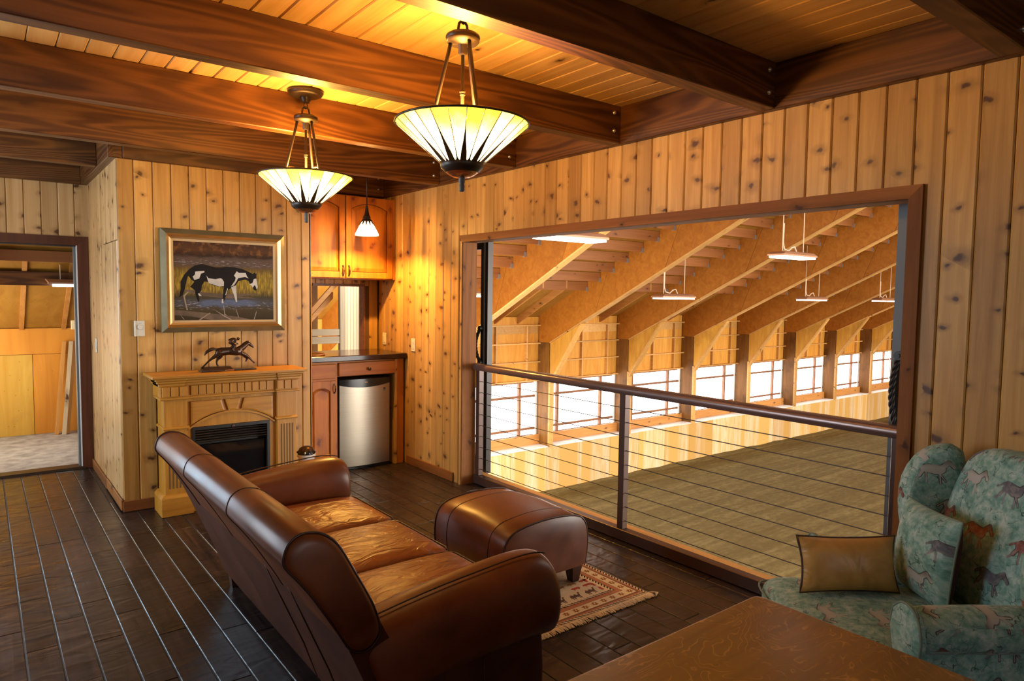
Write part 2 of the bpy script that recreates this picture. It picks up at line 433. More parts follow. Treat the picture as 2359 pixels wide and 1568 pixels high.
def tag(o, label, cat, group=None):
    o['label'] = label; o['category'] = cat
    if group: o['group'] = group
    return o
def thing(name, loc, label, cat, group=None):
    o = bpy.data.objects.new(name, None); o.empty_display_size = 0.1; o.location = loc
    C.objects.link(o); tag(o, label, cat, group); return o
def struct(name, mb, mats, smooth=None):
    o = part(name, mb, mats, None, smooth); o['kind'] = 'structure'; return o
def inst(name, me, loc, parent, rot=None):
    o = bpy.data.objects.new(name, me)
    base = wpos(parent) if parent is not None else Vector((0, 0, 0))
    o.location = Vector(loc)-base
    if rot: o.rotation_euler = rot
    return link(o, parent)
# ================================================================== ROOM SHELL
XR, YB, XS, YD, YK = 3.08, 5.39, 0.76, 6.96, 6.10     # right wall, back wall, side return, doorway wall, alcove back
ZL, ZC = 2.462, 2.68                                   # ledger underside, ceiling boards
BW = 0.1176
_bm = {}
def board_mesh(A, O, L, length, w=BW, t=0.016, c=0.006, mat='pine'):
    key = (A, O, L, round(length, 4), round(w, 4), t, c, mat)
    if key in _bm: return _bm[key]
    g = 0.0012
    h = w/2-g
    prof = [(-h, -t), (-h, -c), (-h+c, 0), (h-c, 0), (h, -c), (h, -t)]
    ax = {'X': Vector((1, 0, 0)), 'Y': Vector((0, 1, 0)), 'Z': Vector((0, 0, 1)),
          '-X': Vector((-1, 0, 0)), '-Y': Vector((0, -1, 0)), '-Z': Vector((0, 0, -1))}
    a, o_, l = ax[A], ax[O], ax[L]
    V = []
    for s in (-length/2, length/2):
        for p, q in prof: V.append(tuple(a*p+o_*q+l*s))
    n = len(prof); F = [tuple(range(n)), tuple(range(2*n-1, n-1, -1))]+[(i, i+n, (i+1) % n+n, (i+1) % n) for i in range(n)]
    if a.cross(l).dot(o_) > 0: F = [f[::-1] for f in F]
    mb = MB(); mb.add(V, F)
    me = mesh('board', mb, M[mat]); 
    import bmesh
    bm = bmesh.new(); bm.from_mesh(me); bmesh.ops.recalc_face_normals(bm, faces=bm.faces); bm.to_mesh(me); bm.free()
    _bm[key] = me
    return me

# ---- floor: slab showing in the joints + scraped planks
PX0, PW = 0.111, 0.1205
mb = MB(); mb.box(-1.75, 3.24, -2.8, 7.0, -0.20, -0.0045)
floor = struct('floor', mb, M['joint_sheen'])
pm = {}
def plank_mesh(L):
    L = round(L, 2)
    if L not in pm:
        b = MB(); c = 0.0025
        x0, x1, y0, y1 = -PW/2+0.0028, PW/2-0.0028, -L/2+0.0015, L/2-0.0015
        V = [(x0, y0, -0.008), (x1, y0, -0.008), (x1, y1, -0.008), (x0, y1, -0.008), (x0, y0, -c), (x1, y0, -c), (x1, y1, -c), (x0, y1, -c),
             (x0+c, y0+c, 0), (x1-c, y0+c, 0), (x1-c, y1-c, 0), (x0+c, y1-c, 0)]
        F = [(8, 9, 10, 11)]
        for i in range(4):
            j = (i+1) % 4
            F += [(i, j, j+4, i+4), (i+4, j+4, j+8, i+8)]
        b.add(V, F); pm[L] = mesh('plank', b, M['floor'])
    return pm[L]
rest = MB(); cnt = 0
for r in range(-15, 26):
    xc = PX0+PW*(r+0.5)
    y = -2.8+random.random()*0.6
    L0 = None
    yy = -2.8
    while yy < 6.95:
        L = random.choice((0.36, 0.46, 0.60, 0.76, 0.92, 1.2)) if r < 6 else random.choice((0.6, 0.76, 0.92, 1.2, 1.5))
        if yy == -2.8: L *= random.choice((0.5, 0.75, 1))
        L = min(L, 6.95-yy)
        if L < 0.12: break
        ycen = yy+L/2; yend = yy+L
        # seen by the camera?
        vis = xc > -0.25 and yend > 0.9 and xc < yend*1.25+1.2 and xc > 0.02*yend-0.35 and not (xc > XS and xc < 2.1 and yy > YB) and yend > 1.75-0.35*max(0, xc-0.7) and cnt < 292
        if vis and not (1.05 < xc < 1.55 and 1.95 < yy and yend < 3.6):
            inst('plank', plank_mesh(L), (xc, ycen, random.uniform(-0.0006, 0.0006)), floor); cnt += 1
        else:
            rest.box(xc-PW/2+0.0028, xc+PW/2-0.0028, yy+0.0015, yend-0.0015, -0.008, 0.0)
        yy += L
o = part('plank_field', rest, M['floor'], floor, stuff=True)

# ---- ceiling boards above the joists
mb = MB(); mb.box(-1.8, 3.2, -2.8, 7.1, ZC+0.016, ZC+0.12)
ceiling = struct('ceiling', mb, M['groove'])
k = 0; x = 3.145
while x > -1.7:
    inst('board', board_mesh('X', '-Z', 'Y', 9.8, 0.1155, 0.016, 0.005, 'pine_y'), (x, 2.15, ZC), ceiling)
    x -= 0.1155

# ---- right wall (backing cut round the opening) and its boards
OY0, OY1, OZ = 1.263, 4.60, 1.975
mb = MB()
mb.box(XR+0.016, XR+0.13, -2.8, OY0-0.012, 0, ZL+0.02); mb.box(XR+0.016, XR+0.13, OY1+0.012, YK+0.1, 0, ZL+0.02)
mb.box(XR+0.016, XR+0.13, OY0-0.012, OY1+0.012, OZ+0.012, ZL+0.02)
wall_r = struct('wall_right', mb, M['groove'])
y = 1.257-BW/2+BW*0
edges = 1.257
ks = range(-34, 42)
for k in ks:
    yc = edges+BW*(k+0.5)
    if yc > YK+0.02 or yc < -2.75: continue
    if yc-BW/2 > 1.2 and yc+BW/2 < 4.70: z0 = OZ+0.045
    else: z0 = 0.0
    if z0 == 0.0 and yc < -0.9 : continue
    L = ZL+0.01-z0
    if z0 == 0 and 4.55 < yc < 4.75: pass
    w = BW
    inst('board', board_mesh('Y', '-X', 'Z', L, w), (XR, yc, z0+L/2), wall_r)
inst('board', board_mesh('Y', '-X', 'Z', ZL, 1.9), (XR, -1.85, ZL/2), wall_r)

# ---- back wall behind the mantel
mb = MB(); mb.box(XS+0.012, 2.118, YB+0.016, YB+0.09, 0, ZL+0.01)
wall_b = struct('wall_back', mb, M['groove'])
x = XS+0.105/2
w0 = 0.105
inst('board', board_mesh('X', '-Y', 'Z', ZL, w0), (XS+w0/2, YB, ZL/2), wall_b)
x = XS+w0
while x < 2.12:
    w = min(0.1185, 2.13-x)
    inst('board', board_mesh('X', '-Y', 'Z', ZL, round(w, 4)), (x+w/2, YB, ZL/2), wall_b); x += w
# end of that wall at the alcove
mb = MB(); mb.cbox(2.112, 2.130, YB+0.0, YB+0.10, 0, ZL, 0.002); part('end_board', mb, M['pine'], wall_b)

# ---- side return (left face of the chimney block) with a flush door
mb = MB(); mb.box(XS+0.016, XS+0.09, YB+0.02, YD, 0, ZL+0.01)
wall_s = struct('wall_side', mb, M['groove'])
DY1, DZ = 6.13, 1.90
y = YB
i = 0
while y < YD-0.01:
    w = min(BW, YD-y)
    if y+w <= DY1+0.001:
        L = ZL-DZ-0.004; inst('board', board_mesh('Y', '-X', 'Z', L, round(w, 4), mat='pine_lit'), (XS, y+w/2, DZ+0.004+L/2), wall_s)
    else:
        inst('board', board_mesh('Y', '-X', 'Z', ZL, round(w, 4), mat='pine_lit'), (XS, y+w/2, ZL/2), wall_s)
    y += w
    if abs(y-DY1) < BW*0.5: DY1 = y
mb = MB(); mb.box(XS+0.002, XS+0.015, YB+0.006, DY1-0.004, 0.012, DZ)
door1 = struct('door_1', mb, M['groove'])
y = YB+0.004
nb = 6; w = (DY1-0.006-y)/nb
for k in range(nb):
    inst('board', board_mesh('Y', '-X', 'Z', DZ-0.10, round(w, 4), mat='pine_lit'), (XS-0.006, y+w*(k+0.5), 0.095+(DZ-0.10)/2), door1)
mb = MB(); mb.cbox(XS-0.016, XS-0.003, YB-0.01, DY1-0.006, 0.012, 0.09, 0.003); part('kick_board', mb, M['trim_y'], door1)

# ---- doorway wall at the far left
mb = MB(); mb.box(-1.75, -1.58, YD+0.016, YD+0.12, 0, ZL+0.01); mb.box(-0.52, -0.30, YD+0.016, YD+0.12, 0, ZL+0.01); mb.box(-1.58, -0.52, YD+0.016, YD+0.12, 0, 0.2); mb.box(-1.58, -0.52, YD+0.016, YD+0.12, 2.1, ZL+0.01); mb.box(-0.30, XS, YD+0.016, YD+0.12, 1.95, ZL+0.01); mb.box(0.69, XS+0.02, YD+0.016, YD+0.12, 0, 1.95)
wall_d = struct('wall_door', mb, M['groove'])
x = 0.783-BW/2
while x > -1.68:
    if x > -0.45: z0 = 1.99
    elif -1.62 < x < -0.46: z0 = 2.1
    else: z0 = 0.0
    L = ZL-z0; inst('board', board_mesh('X', '-Y', 'Z', L, BW, mat='pine_lit'), (x, YD, z0+L/2), wall_d); x -= BW
# door frame
mb = MB(); mb.prism([(0.675, 0), (0.757, 0), (0.757, 2.01), (0.675, 1.935)], 'Y', YD-0.018, YD+0.001)
fr = struct('door_2', mb, M['dark_trim'])
mb = MB(); mb.prism([(-0.40, 2.01), (-0.32, 1.935), (0.675, 1.935), (0.757, 2.01)], 'Y', YD-0.018, YD+0.001); part('head_casing', mb, M['dark_trim'], fr)
mb = MB(); mb.prism([(-0.40, 0), (-0.32, 0), (-0.32, 1.935), (-0.40, 2.01)], 'Y', YD-0.018, YD+0.001); part('casing', mb, M['dark_trim'], fr)
mb = MB(); mb.box(0.668, 0.69, YD-0.005, YD+0.12, 0, 1.94); part('jamb', mb, M['pale_lit'], fr)
mb = MB(); mb.box(0.652, 0.668, YD+0.02, YD+0.10, 0.0, 1.925); part('weather_strip', mb, M['grey_steel'], fr)
mb = MB(); mb.box(-0.33, 0.69, YD-0.0, YD+0.12, 1.925, 1.945); part('head_jamb', mb, M['black_steel'], fr)
mb = MB(); mb.prism([(YD-0.03, 0.001), (YD+0.13, 0.001), (YD+0.12, 0.018), (YD-0.015, 0.018)], 'X', -0.33, 0.70); part('threshold', mb, M['oldbronze'], fr)

# ---- alcove behind the wet bar
mb = MB(); mb.box(2.03, 2.42, YK+0.016, YK+0.10, 0, 2.68); mb.box(2.94, 3.21, YK+0.016, YK+0.10, 0, 2.68); mb.box(2.42, 2.94, YK+0.016, YK+0.10, 1.63, 2.68); mb.box(2.42, 2.94, YK+0.016, YK+0.10, 0, 1.0)
mb.box(2.04, 2.114, YB+0.1, YK+0.02, 0, 2.68)
wall_a = struct('wall_alcove', mb, M['groove'])
x = XR
while x > 2.14:
    w = min(0.09, x-2.13)
    if w < 0.02: break
    if x-w < 2.925 and x > 2.43: segs = ((1.63, 2.6), (0.0, 1.0))
    else: segs = ((0.0, 2.6),)
    for a, b in segs: inst('board', board_mesh('X', '-Y', 'Z', b-a, round(w, 4)), (x-w/2, YK, (a+b)/2), wall_a)
    x -= w
y = YB+0.1
while y < YK-0.02:
    w = min(BW, YK-y); inst('board', board_mesh('Y', 'X', 'Z', 2.6, round(w, 4)), (2.132, y+w/2, 1.3), wall_a); y += w
mb = MB(); mb.box(2.42, 2.94, YK-0.004, YK+0.10, 1.622, 1.634); mb.box(2.932, 2.944, YK-0.004, YK+0.1, 1.0, 1.63)
win3 = struct('window_3', mb, M['trim_x'])
mb = MB(); mb.box(2.42, 2.94, YK-0.012, YK-0.002, 1.63, 1.645); part('head_trim', mb, M['dark_trim'], win3)

# ---- unseen walls of the lounge, with an inferred left and an assumed rear window, so that daylight comes in as it does in the photograph
def plain_wall(name, x0, x1, y0, y1, holes, axis):
    """wall with one rectangular hole, boards not modelled singly because the photograph shows nothing of it"""
    mb = MB(); (a0, a1, z0, z1) = holes
    if axis == 'Y':
        mb.box(x0, x1, y0, a0, 0, 2.7); mb.box(x0, x1, a1, y1, 0, 2.7); mb.box(x0, x1, a0, a1, 0, z0); mb.box(x0, x1, a0, a1, z1, 2.7)
    else:
        mb.box(x0, a0, y0, y1, 0, 2.7); mb.box(a1, x1, y0, y1, 0, 2.7); mb.box(a0, a1, y0, y1, 0, z0); mb.box(a0, a1, y0, y1, z1, 2.7)
    return struct(name, mb, M['pine'])
plain_wall('wall_left', -1.82, -1.70, -2.9, 7.1, (2.7, 6.3, 0.7, 2.4), 'Y')
plain_wall('wall_front', -1.8, 3.2, -2.92, -2.80, (-1.2, 2.2, 0.8, 2.3), 'X')
def plain_window(name, x0, x1, y0, y1, z0, z1, axis):
    mb = MB(); t = 0.05
    if axis == 'Y':
        for a in (y0, (y0+y1)/2-t/2, y1-t): mb.box(x0, x1, a, a+t, z0, z1)
        for z in (z0, z1-t): mb.box(x0, x1, y0, y1, z, z+t)
    else:
        for a in (x0, (x0+x1)/2-t/2, x1-t): mb.box(a, a+t, y0, y1, z0, z1)
        for z in (z0, z1-t): mb.box(x0, x1, y0, y1, z, z+t)
    return struct(name, mb, M['dark_trim'])
plain_window('window_1', -1.79, -1.73, 2.7, 6.3, 0.7, 2.4, 'Y')
plain_window('window_12', -1.58, -0.52, YD+0.03, YD+0.08, 0.2, 2.1, 'X')
plain_window('window_2', -1.2, 2.2, -2.89, -2.83, 0.8, 2.3, 'X')  # assumed rear window, put in for the fill behind the camera

# ---- baseboards
mb = MB(); mb.cbox(XS-0.004, 1.0, YB-0.016, YB-0.0005, 0.001, 0.078, 0.003); o = struct('baseboard_back', mb, M['trim_x'])
mb = MB(); mb.cbox(XS-0.016, XS-0.0005, DY1+0.004, YD-0.02, 0.001, 0.078, 0.003); struct('baseboard_side', mb, M['trim_y'])
mb = MB(); mb.cbox(XR-0.016, XR-0.0005, 4.72, 5.50, 0.001, 0.078, 0.003); struct('baseboard_right', mb, M['trim_y'])
mb = MB(); mb.cbox(XR-0.016, XR-0.0005, -1.0, 1.2, 0.001, 0.078, 0.003); struct('baseboard_near', mb, M['trim_y'])

# ---- opening: casing, jambs, sill edge
mb = MB(); mb.prism([(OY1+0.005, OZ), (OY0, OZ), (OY0-0.055, OZ+0.055), (OY1+0.045, OZ+0.055)], 'X', XR-0.018, XR+0.0)
trim = struct('trim_1', mb, M['trim_y'])
mb = MB(); mb.prism([(OY0, 0.0), (OY0-0.055, 0.0), (OY0-0.055, OZ+0.055), (OY0, OZ)], 'X', XR-0.018, XR+0.0); part('side_casing', mb, M['trim_z'], trim)
mb = MB(); mb.box(XR-0.010, XR+0.13, OY0-0.012, OY1+0.012, OZ, OZ+0.012); part('head_jamb', mb, M['trim_y'], trim)
mb = MB(); mb.box(XR-0.004, XR+0.13, OY1, OY1+0.014, 0.0, OZ); part('jamb', mb, M['trim_z'], trim)
mb = MB(); mb.box(XR-0.004, XR+0.13, OY0-0.014, OY0, 0.0, OZ); part('jamb', mb, M['trim_z'], trim)
mb = MB(); mb.box(XR-0.012, XR+0.0, OY1+0.012, OY1+0.034, 0.0, OZ+0.01); part('edge_strip', mb, M['pine'], trim)
mb = MB(); mb.cbox(3.2455, 3.315, OY0-0.2, OY1+0.3, -0.22, 0.069, 0.004); part('floor_edge', mb, M['flange'], trim)

# ================================================================== JOISTS
mb = MB(); mb.cbox(3.04, 3.14, -2.7, YK+0.05, ZL, ZC, 0.004)
ledger = part('ledger_beam', mb, M['beam_y']); tag(ledger, 'dark stained ledger beam running along the top of the wall over the big opening', 'beam')
mb = MB(); mb.cbox(XS-0.05, XS+0.04, YB-0.02, YD, ZL-0.01, ZC, 0.004)
o = part('ledger_beam', mb, M['beam_y']); tag(o, 'short dark beam on top of the narrow return wall beside the doorway', 'beam')
mb = MB(); mb.cbox(XS+0.04, 2.13, YB-0.03, YB+0.07, ZL-0.01, ZC, 0.004)
o = part('ledger_beam', mb, M['beam_x']); tag(o, 'dark beam on top of the board wall above the horse painting', 'beam')
mb = MB(); mb.cbox(-1.7, XS-0.05, YD-0.05, YD+0.05, ZL-0.01, ZC, 0.004)
o = part('ledger_beam', mb, M['beam_x']); tag(o, 'dark beam on top of the boards over the open doorway', 'beam')
bolt_mb = MB(); bolt_mb.lathe([(0.0, -0.012), (0.006, -0.011), (0.011, -0.007), (0.013, 0.0)], 0, 0, 10)
bolt_mb.tf(lambda p: (p.x, p.z, p.y))
bolt_me = mesh('bolt', bolt_mb, M['bolt'], 60)
JL = ['dark ceiling joist nearest the camera, cut by the upper right corner', 'dark ceiling joist with a bolted end above the middle of the big opening',
      'dark ceiling joist passing behind the rods of the larger pendant', 'dark ceiling joist with the flame-like grain behind the farther pendant',
      'dark ceiling joist just in front of the horse painting wall', 'dark ceiling joist over the wet bar upper cabinets']
JY = [0.872, 1.876, 2.880, 3.887, 4.905, 5.900]
for i, y in enumerate(JY):
    x0 = -1.7 if i < 5 else 2.14
    mb = MB(); mb.cbox(x0, 3.04, y, y+0.09, ZL+0.002, ZC, 0.004)
    o = part('ceiling_joist', mb, M['beam_x']); tag(o, JL[i], 'beam', 'dark stained ceiling joists')
    for z in (2.53, 2.635): inst('bolt', bolt_me, (2.985, y, z), o)
for y, lab in ((5.90, 'dark joist end seen left of the return wall, behind the long joists'), (-0.13, 'dark ceiling joist overhead behind the camera')):
    mb = MB(); mb.cbox(-1.7, 0.71 if y > 0 else 3.04, y, y+0.09, ZL+0.002, ZC, 0.004)
    o = part('ceiling_joist', mb, M['beam_x']); tag(o, lab, 'beam', 'dark stained ceiling joists')
# ================================================================== RIDING ARENA
ZG = -3.72
zb = lambda y: 0.869+0.491*(12.594-y)          # underside of the rafters
XI = [11.95+3.06*i for i in range(-3, 8)]
mb = MB(); mb.box(3.4, 40, -11, 14.3, ZG-0.3, ZG)
struct('arena_floor', mb, M['sand'])
# footing strip of tracked sand along the kick wall
mb = MB()
N_ = 60
loops = []
for i in range(N_+1):
    x = 6+30*i/N_; h = 0.05+0.012*math.sin(i*1.7)+0.01*math.sin(i*4.1); w = 0.26+0.03*math.sin(i*2.3)+0.02*math.sin(i*5.1)
    loops.append([(x, 13.716, ZG+h), (x, 13.716-w*0.5, ZG+h*0.7), (x, 13.716-w, ZG+0.003)])
mb.loft(loops, cap=False, closed=False)
o = part('sand_bank', mb, M['sand'], None, 180, fix=True); tag(o, 'low bank of sand against the foot of the arena kick wall', 'sand'); o['kind'] = 'stuff'

# long wall: kick panels, ledge, sill, upper panels, studs and shelves
mb = MB(); mb.box(5, 37, 14.2, 14.26, -0.72, 1.0); mb.box(5, 37, 13.76, 14.3, ZG, -2.50)
wall_f = struct('wall_arena', mb, M['ply'])
kp = {}
x = 5.2
while x < 36.5:
    b = MB(); b.box(-0.606, 0.606, -0.018, 0.018, -0.62, 0.62)
    if 'k' not in kp: kp['k'] = mesh('kick_panel', b, M['ply_kick'])
    inst('kick_panel', kp['k'], (x, 13.738, ZG+0.62), wall_f); x += 1.22
mb = MB(); mb.box(5, 37, 13.70, 14.10, -2.482, -2.458); part('ledge', mb, M['pale_lit'], wall_f)
mb = MB(); mb.box(5, 37, 14.10, 14.16, -2.458, -2.20); part('sill_beam', mb, M['lumber_x'], wall_f)
ush = MB(); ush.box(-1.47, 1.47, -0.06, 0.06, -0.018, 0.018); ush = mesh('shelf_rail', ush, M['flange'])
ust = MB(); ust.box(-0.02, 0.02, -0.045, 0.045, -0.76, 0.76); ust = mesh('stud', ust, M['flange'])
upp = MB(); upp.box(-0.49, 0.49, -0.006, 0.006, -0.24, 0.24); 
for i, xi in enumerate(XI[1:], 1):
    if xi > 36: continue
    for z in (0.775, 0.29, -0.21, -0.715): inst('shelf_rail', ush, (xi+0.12+1.47, 14.14, z), wall_f)
    for dx in (0.57, 1.60, 2.62): inst('stud', ust, (xi+dx, 14.155, 0.03), wall_f)
    mb = MB(); mb.box(xi+0.15, xi+3.03, 14.185, 14.2, 0.55, 0.75); part('top_strip', mb, M['flange'], wall_f)
# end wall
mb = MB(); mb.box(37, 37.2, -11, 14.3, ZG, 8); struct('wall_arena_end', mb, M['ply'])
mb = MB(); mb.box(3.4, 37, -11, -10.8, ZG, -1.6); struct('wall_arena_near', mb, M['ply'])
# windows, one per bay
mun = {}
for i, xi in enumerate(XI[1:], 1):
    if xi > 35: continue
    x0, x1 = xi+0.12, xi+3.06
    mb = MB(); mb.box(x0, x1, 14.30, 14.36, -0.80, -0.72); mb.box(x0, x1, 14.30, 14.36, -2.30, -2.22)
    win = struct('window_%d' % (i+3), mb, M['muntin'])
    mb = MB(); mb.box(x0, x0+0.05, 14.26, 14.36, -2.3, -0.72); mb.box(x1-0.05, x1, 14.20, 14.36, -2.3, -0.72); part('side_jamb', mb, M['pale_lit'], win)
    vs = [x0, xi+0.78, xi+2.48, x1]; hs = [-2.24, -2.04, -1.15, -0.76]
    for a in range(3):
        for b in range(3):
            m_ = MB(); m_.box(vs[a]+0.001, vs[a+1]-0.001, 14.32, 14.33, hs[b]+0.001, hs[b+1]-0.001); part('pane', m_, M['skypane'], win)
    for vx in vs[1:3]:
        m_ = MB(); m_.box(vx-0.035, vx+0.035, 14.22, 14.30, -2.28, -0.74); part('mullion', m_, M['muntin'], win)
    for hz in hs[1:3]:
        m_ = MB(); m_.box(x0, x1, 14.23, 14.29, hz-0.03, hz+0.03); part('girt', m_, M['muntin'], win)
# portal frames: plywood column + rafter + haunch, one per bay line
ordn = ['first', 'second', 'third', 'fourth', 'fifth', 'sixth', 'seventh', 'eighth', 'ninth', 'tenth', 'eleventh']
for i, xi in enumerate(XI):
    if i == 0: lab = 'plywood portal frame of the arena hidden behind the lounge wall'
    elif i == 1: lab = 'plywood portal frame of the arena whose rafter is cut by the left jamb'
    elif i == 2: lab = 'plywood portal frame of the arena, nearest whole frame right of the left jamb'
    else: lab = 'plywood portal frame of the arena, %s whose column shows counting from the left jamb' % ordn[i-3]
    t = thing('portal_frame', (xi+0.06, 13.9, ZG), lab, 'frame', 'plywood portal frames of the arena')
    # the rafter is deeper than the roof joists that hang between it and its neighbour
    y0, y1 = 14.16, 1.0
    cuts = [y0, 12.05, 9.9, 7.75, 5.6, 3.4, y1]
    for a, b_ in zip(cuts[:-1], cuts[1:]):
        sk = 0.46                                  # joints run square to the slope
        lo = [(a if a == y0 else a-0.004, zb(min(a, 13.7)) if a == y0 else zb(a)), (b_+0.004, zb(b_)), (max(y1, b_-sk)+0.004 if b_ != y1 else y1, zb(max(y1, b_-sk) if b_ != y1 else y1)+0.93), (a if a == y0 else a-sk-0.004, zb(a if a == y0 else a-sk)+0.93)]
        if a == y0: lo.insert(1, (13.7, zb(13.7)))
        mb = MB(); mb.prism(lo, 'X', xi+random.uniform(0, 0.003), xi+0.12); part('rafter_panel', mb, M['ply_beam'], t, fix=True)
    mb = MB(); mb.prism([(13.69, zb(13.69)-0.02), (y1, zb(y1)-0.02), (y1, zb(y1)+0.018), (13.69, zb(13.69)+0.018)], 'X', xi-0.02, xi+0.14); part('bottom_flange', mb, M['flange'], t)
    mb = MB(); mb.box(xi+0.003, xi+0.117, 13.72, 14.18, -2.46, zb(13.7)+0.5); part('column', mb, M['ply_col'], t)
    mb = MB(); mb.box(xi-0.012, xi+0.132, 13.66, 13.72, -2.475, -0.62); part('front_flange', mb, M['flange'], t)
    mb = MB(); mb.prism([(13.70, zb(13.7)), (12.58, zb(12.58)), (12.50, zb(12.5)-0.06), (13.66, -0.72), (13.70, -0.72)], 'X', xi+0.01, xi+0.11); part('gusset', mb, M['ply_gus'], t)
    # sloping edge of the gusset
    mb = MB(); mb.prism([(12.53, zb(12.53)-0.01), (12.49, zb(12.49)-0.05), (13.64, -0.76), (13.68, -0.70)], 'X', xi-0.012, xi+0.132); part('gusset_flange', mb, M['flange'], t)
# roof
mb = MB(); mb.prism([(14.6, zb(14.6)+0.93), (1.0, zb(1.0)+0.93), (1.0, zb(1.0)+1.05), (14.6, zb(14.6)+1.05)], 'X', 3.36, 37)
mb.prism([(-12, zb(14.0)+0.93), (1.0, zb(1.0)+0.93), (1.0, zb(1.0)+1.05), (-12, zb(14.0)+1.05)], 'X', 3.36, 37)
roof = struct('ceiling_arena', mb, M['deck'])
pur = MB(); pur.cbox(-1.47, 1.47, -0.022, 0.022, -0.11, 0.11, 0.006); pur = mesh('purlin', pur, M['purlin'])
han = MB(); han.box(-0.03, 0.03, -0.032, 0.032, -0.118, -0.02); han = mesh('hanger', han, M['galv'])
for i, xi in enumerate(XI):
    if i < 1 or xi > 34: continue
    nk = 15 if i < 6 else 11
    for k in range(nk):
        yy = 12.33-0.446*k; zz = zb(yy)+0.71+0.11
        p = inst('purlin', pur, (xi+0.12+1.47, yy, zz), roof)
        inst('hanger', han, (xi+3.03, yy, zz), p)
    for dx in (0.85, 1.6, 2.35):
        mb = MB(); mb.prism([(14.2, zb(14.2)+0.74), (12.3, zb(12.3)+0.74), (12.3, zb(12.3)+0.93), (14.2, zb(14.2)+0.93)], 'X', xi+dx-0.022, xi+dx+0.022); part('lookout', mb, M['lumber_y'], roof)
# hanging high-bay lamps
def arena_lamp(x, y, z, top, lab):
    t = thing('arena_lamp', (x, y, z), lab, 'lamp', 'hanging arena lamps')
    L, Wd = 0.58, 0.17
    loops = []
    for s, zz in ((1.0, z+0.0), (1.0, z+0.03), (0.86, z+0.075), (0.70, z+0.085)):
        loops.append([(x-L*s, y-Wd*s, zz), (x+L*s, y-Wd*s, zz), (x+L*s, y+Wd*s, zz), (x-L*s, y+Wd*s, zz)])
    mb = MB(); mb.loft(loops); part('housing', mb, M['lampbody'], t, fix=True)
    mb = MB(); mb.box(x-L*0.93, x+L*0.93, y-Wd*0.92, y+Wd*0.92, z-0.035, z-0.004); part('lens', mb, M['tube_glow'], t)
    for dx in (-0.36, 0.36):
        mb = MB(); mb.tube([(x+dx, y, z+0.08), (x+dx, y, top)], 0.008, 6); part('suspension_wire', mb, M['whitecord'], t)
    mb = MB(); mb.tube([(x-0.34, y, z+0.6), (x-0.35, y, z+0.25), (x-0.30, y, z+0.13), (x-0.16, y, z+0.10), (x-0.05, y, z+0.17), (x+0.05, y, z+0.19), (x+0.12, y, z+0.09)], 0.014, 6); part('cord', mb, M['whitecord'], t)
ra = ['brightest hanging arena lamp tucked under the head trim of the opening', 'hanging arena lamp on the long pale cord near the upper right of the opening', 'hanging arena lamp half hidden by the grey door edge, the upper one']
for k in range(3): arena_lamp((6.40, 12.05, 17.45)[k], 6.95, 2.35, zb(6.95)+0.9, ra[k])
rb = ['small arena lamp seen through the gap between left jamb and black door stile', 'nearest lamp of the lower row in the arena, over the third window', 'hanging arena lamp in the lower row, below the long corded lamp', 'small hanging arena lamp in the lower row beside the grey door edge']
for k in range(4): arena_lamp((6.42, 12.42, 18.42, 22.9)[k], 10.0, 1.56, zb(10.0)+0.9, rb[k])

# ================================================================== LOFT BEYOND THE DOORWAY AND THE BAR WINDOW
mb = MB(); mb.box(-0.5, 3.3, 7.09, 9.2, -0.2, -0.002)
o = struct('floor_loft', mb, flat('grey_loft_plywood', (0.30, 0.29, 0.28, 1), 0.6, var=0.35))
mb = MB(); mb.box(-0.5, 2.2, 8.92, 9.0, 0.0, 1.14); mb.box(-0.5, -0.42, 7.09, 9.0, 0, 2.3)
wl = struct('wall_loft', mb, M['ply'])
for k, (x0, x1, z0, z1, mt) in enumerate(((-0.4, 0.43, 0.0, 0.86, 'ply_loft_a'), (0.435, 1.64, 0.0, 0.86, 'ply_loft_b'), (-0.4, 1.64, 0.865, 1.14, 'ply_loft_b'))):
    mb = MB(); mb.box(x0, x1, 8.90, 8.918, z0, z1); part('panel', mb, M[mt], wl)
zs = lambda y: 1.14+0.62*(8.92-y)
mb = MB(); mb.prism([(9.0, zs(9.0)), (7.10, zs(7.10)), (7.10, zs(7.10)+0.1), (9.0, zs(9.0)+0.1)], 'X', -0.5, 2.2)
cl = struct('ceiling_loft', mb, M['deck'])
for xb in (-0.22, 0.345, 0.72, 1.3):
    mb = MB(); mb.prism([(8.90, zs(8.90)-0.03), (7.7, zs(7.7)-0.03), (7.7, zs(7.7)), (8.90, zs(8.90))], 'X', xb-0.02, xb+0.02); part('batten', mb, M['lumber_y'], cl)
for yy, dz, hh in ((7.92, 0.0, 0.13), (7.62, -0.02, 0.10)):
    mb = MB(); mb.box(-0.4, 2.1, yy, yy+0.06, zs(yy+0.06)-hh, zs(yy+0.06)); part('purlin', mb, M['beam_x' if dz == 0 else 'purlin'], cl)
t = thing('loft_lamp', (1.05, 7.85, 1.60), 'lit shop light hanging beyond the open doorway on the left', 'lamp')
mb = MB(); mb.loft([[(0.50*1+0.02*s, 7.80-s*0.06, z), (1.75, 7.80-s*0.06, z), (1.75, 7.90+s*0.06, z), (0.50+0.02*s, 7.90+s*0.06, z)] for s, z in ((1, 1.61), (1, 1.625), (0, 1.655))]); part('housing', mb, M['lampbody'], t, fix=True)
mb = MB(); mb.box(0.56, 1.7, 7.79, 7.91, 1.585, 1.608); part('lens', mb, M['tube_glow'], t)
mb = MB(); mb.tube([(0.62, 7.85, 1.65), (0.62, 7.85, 1.795)], 0.004, 6); part('chain', mb, M['whitecord'], t)
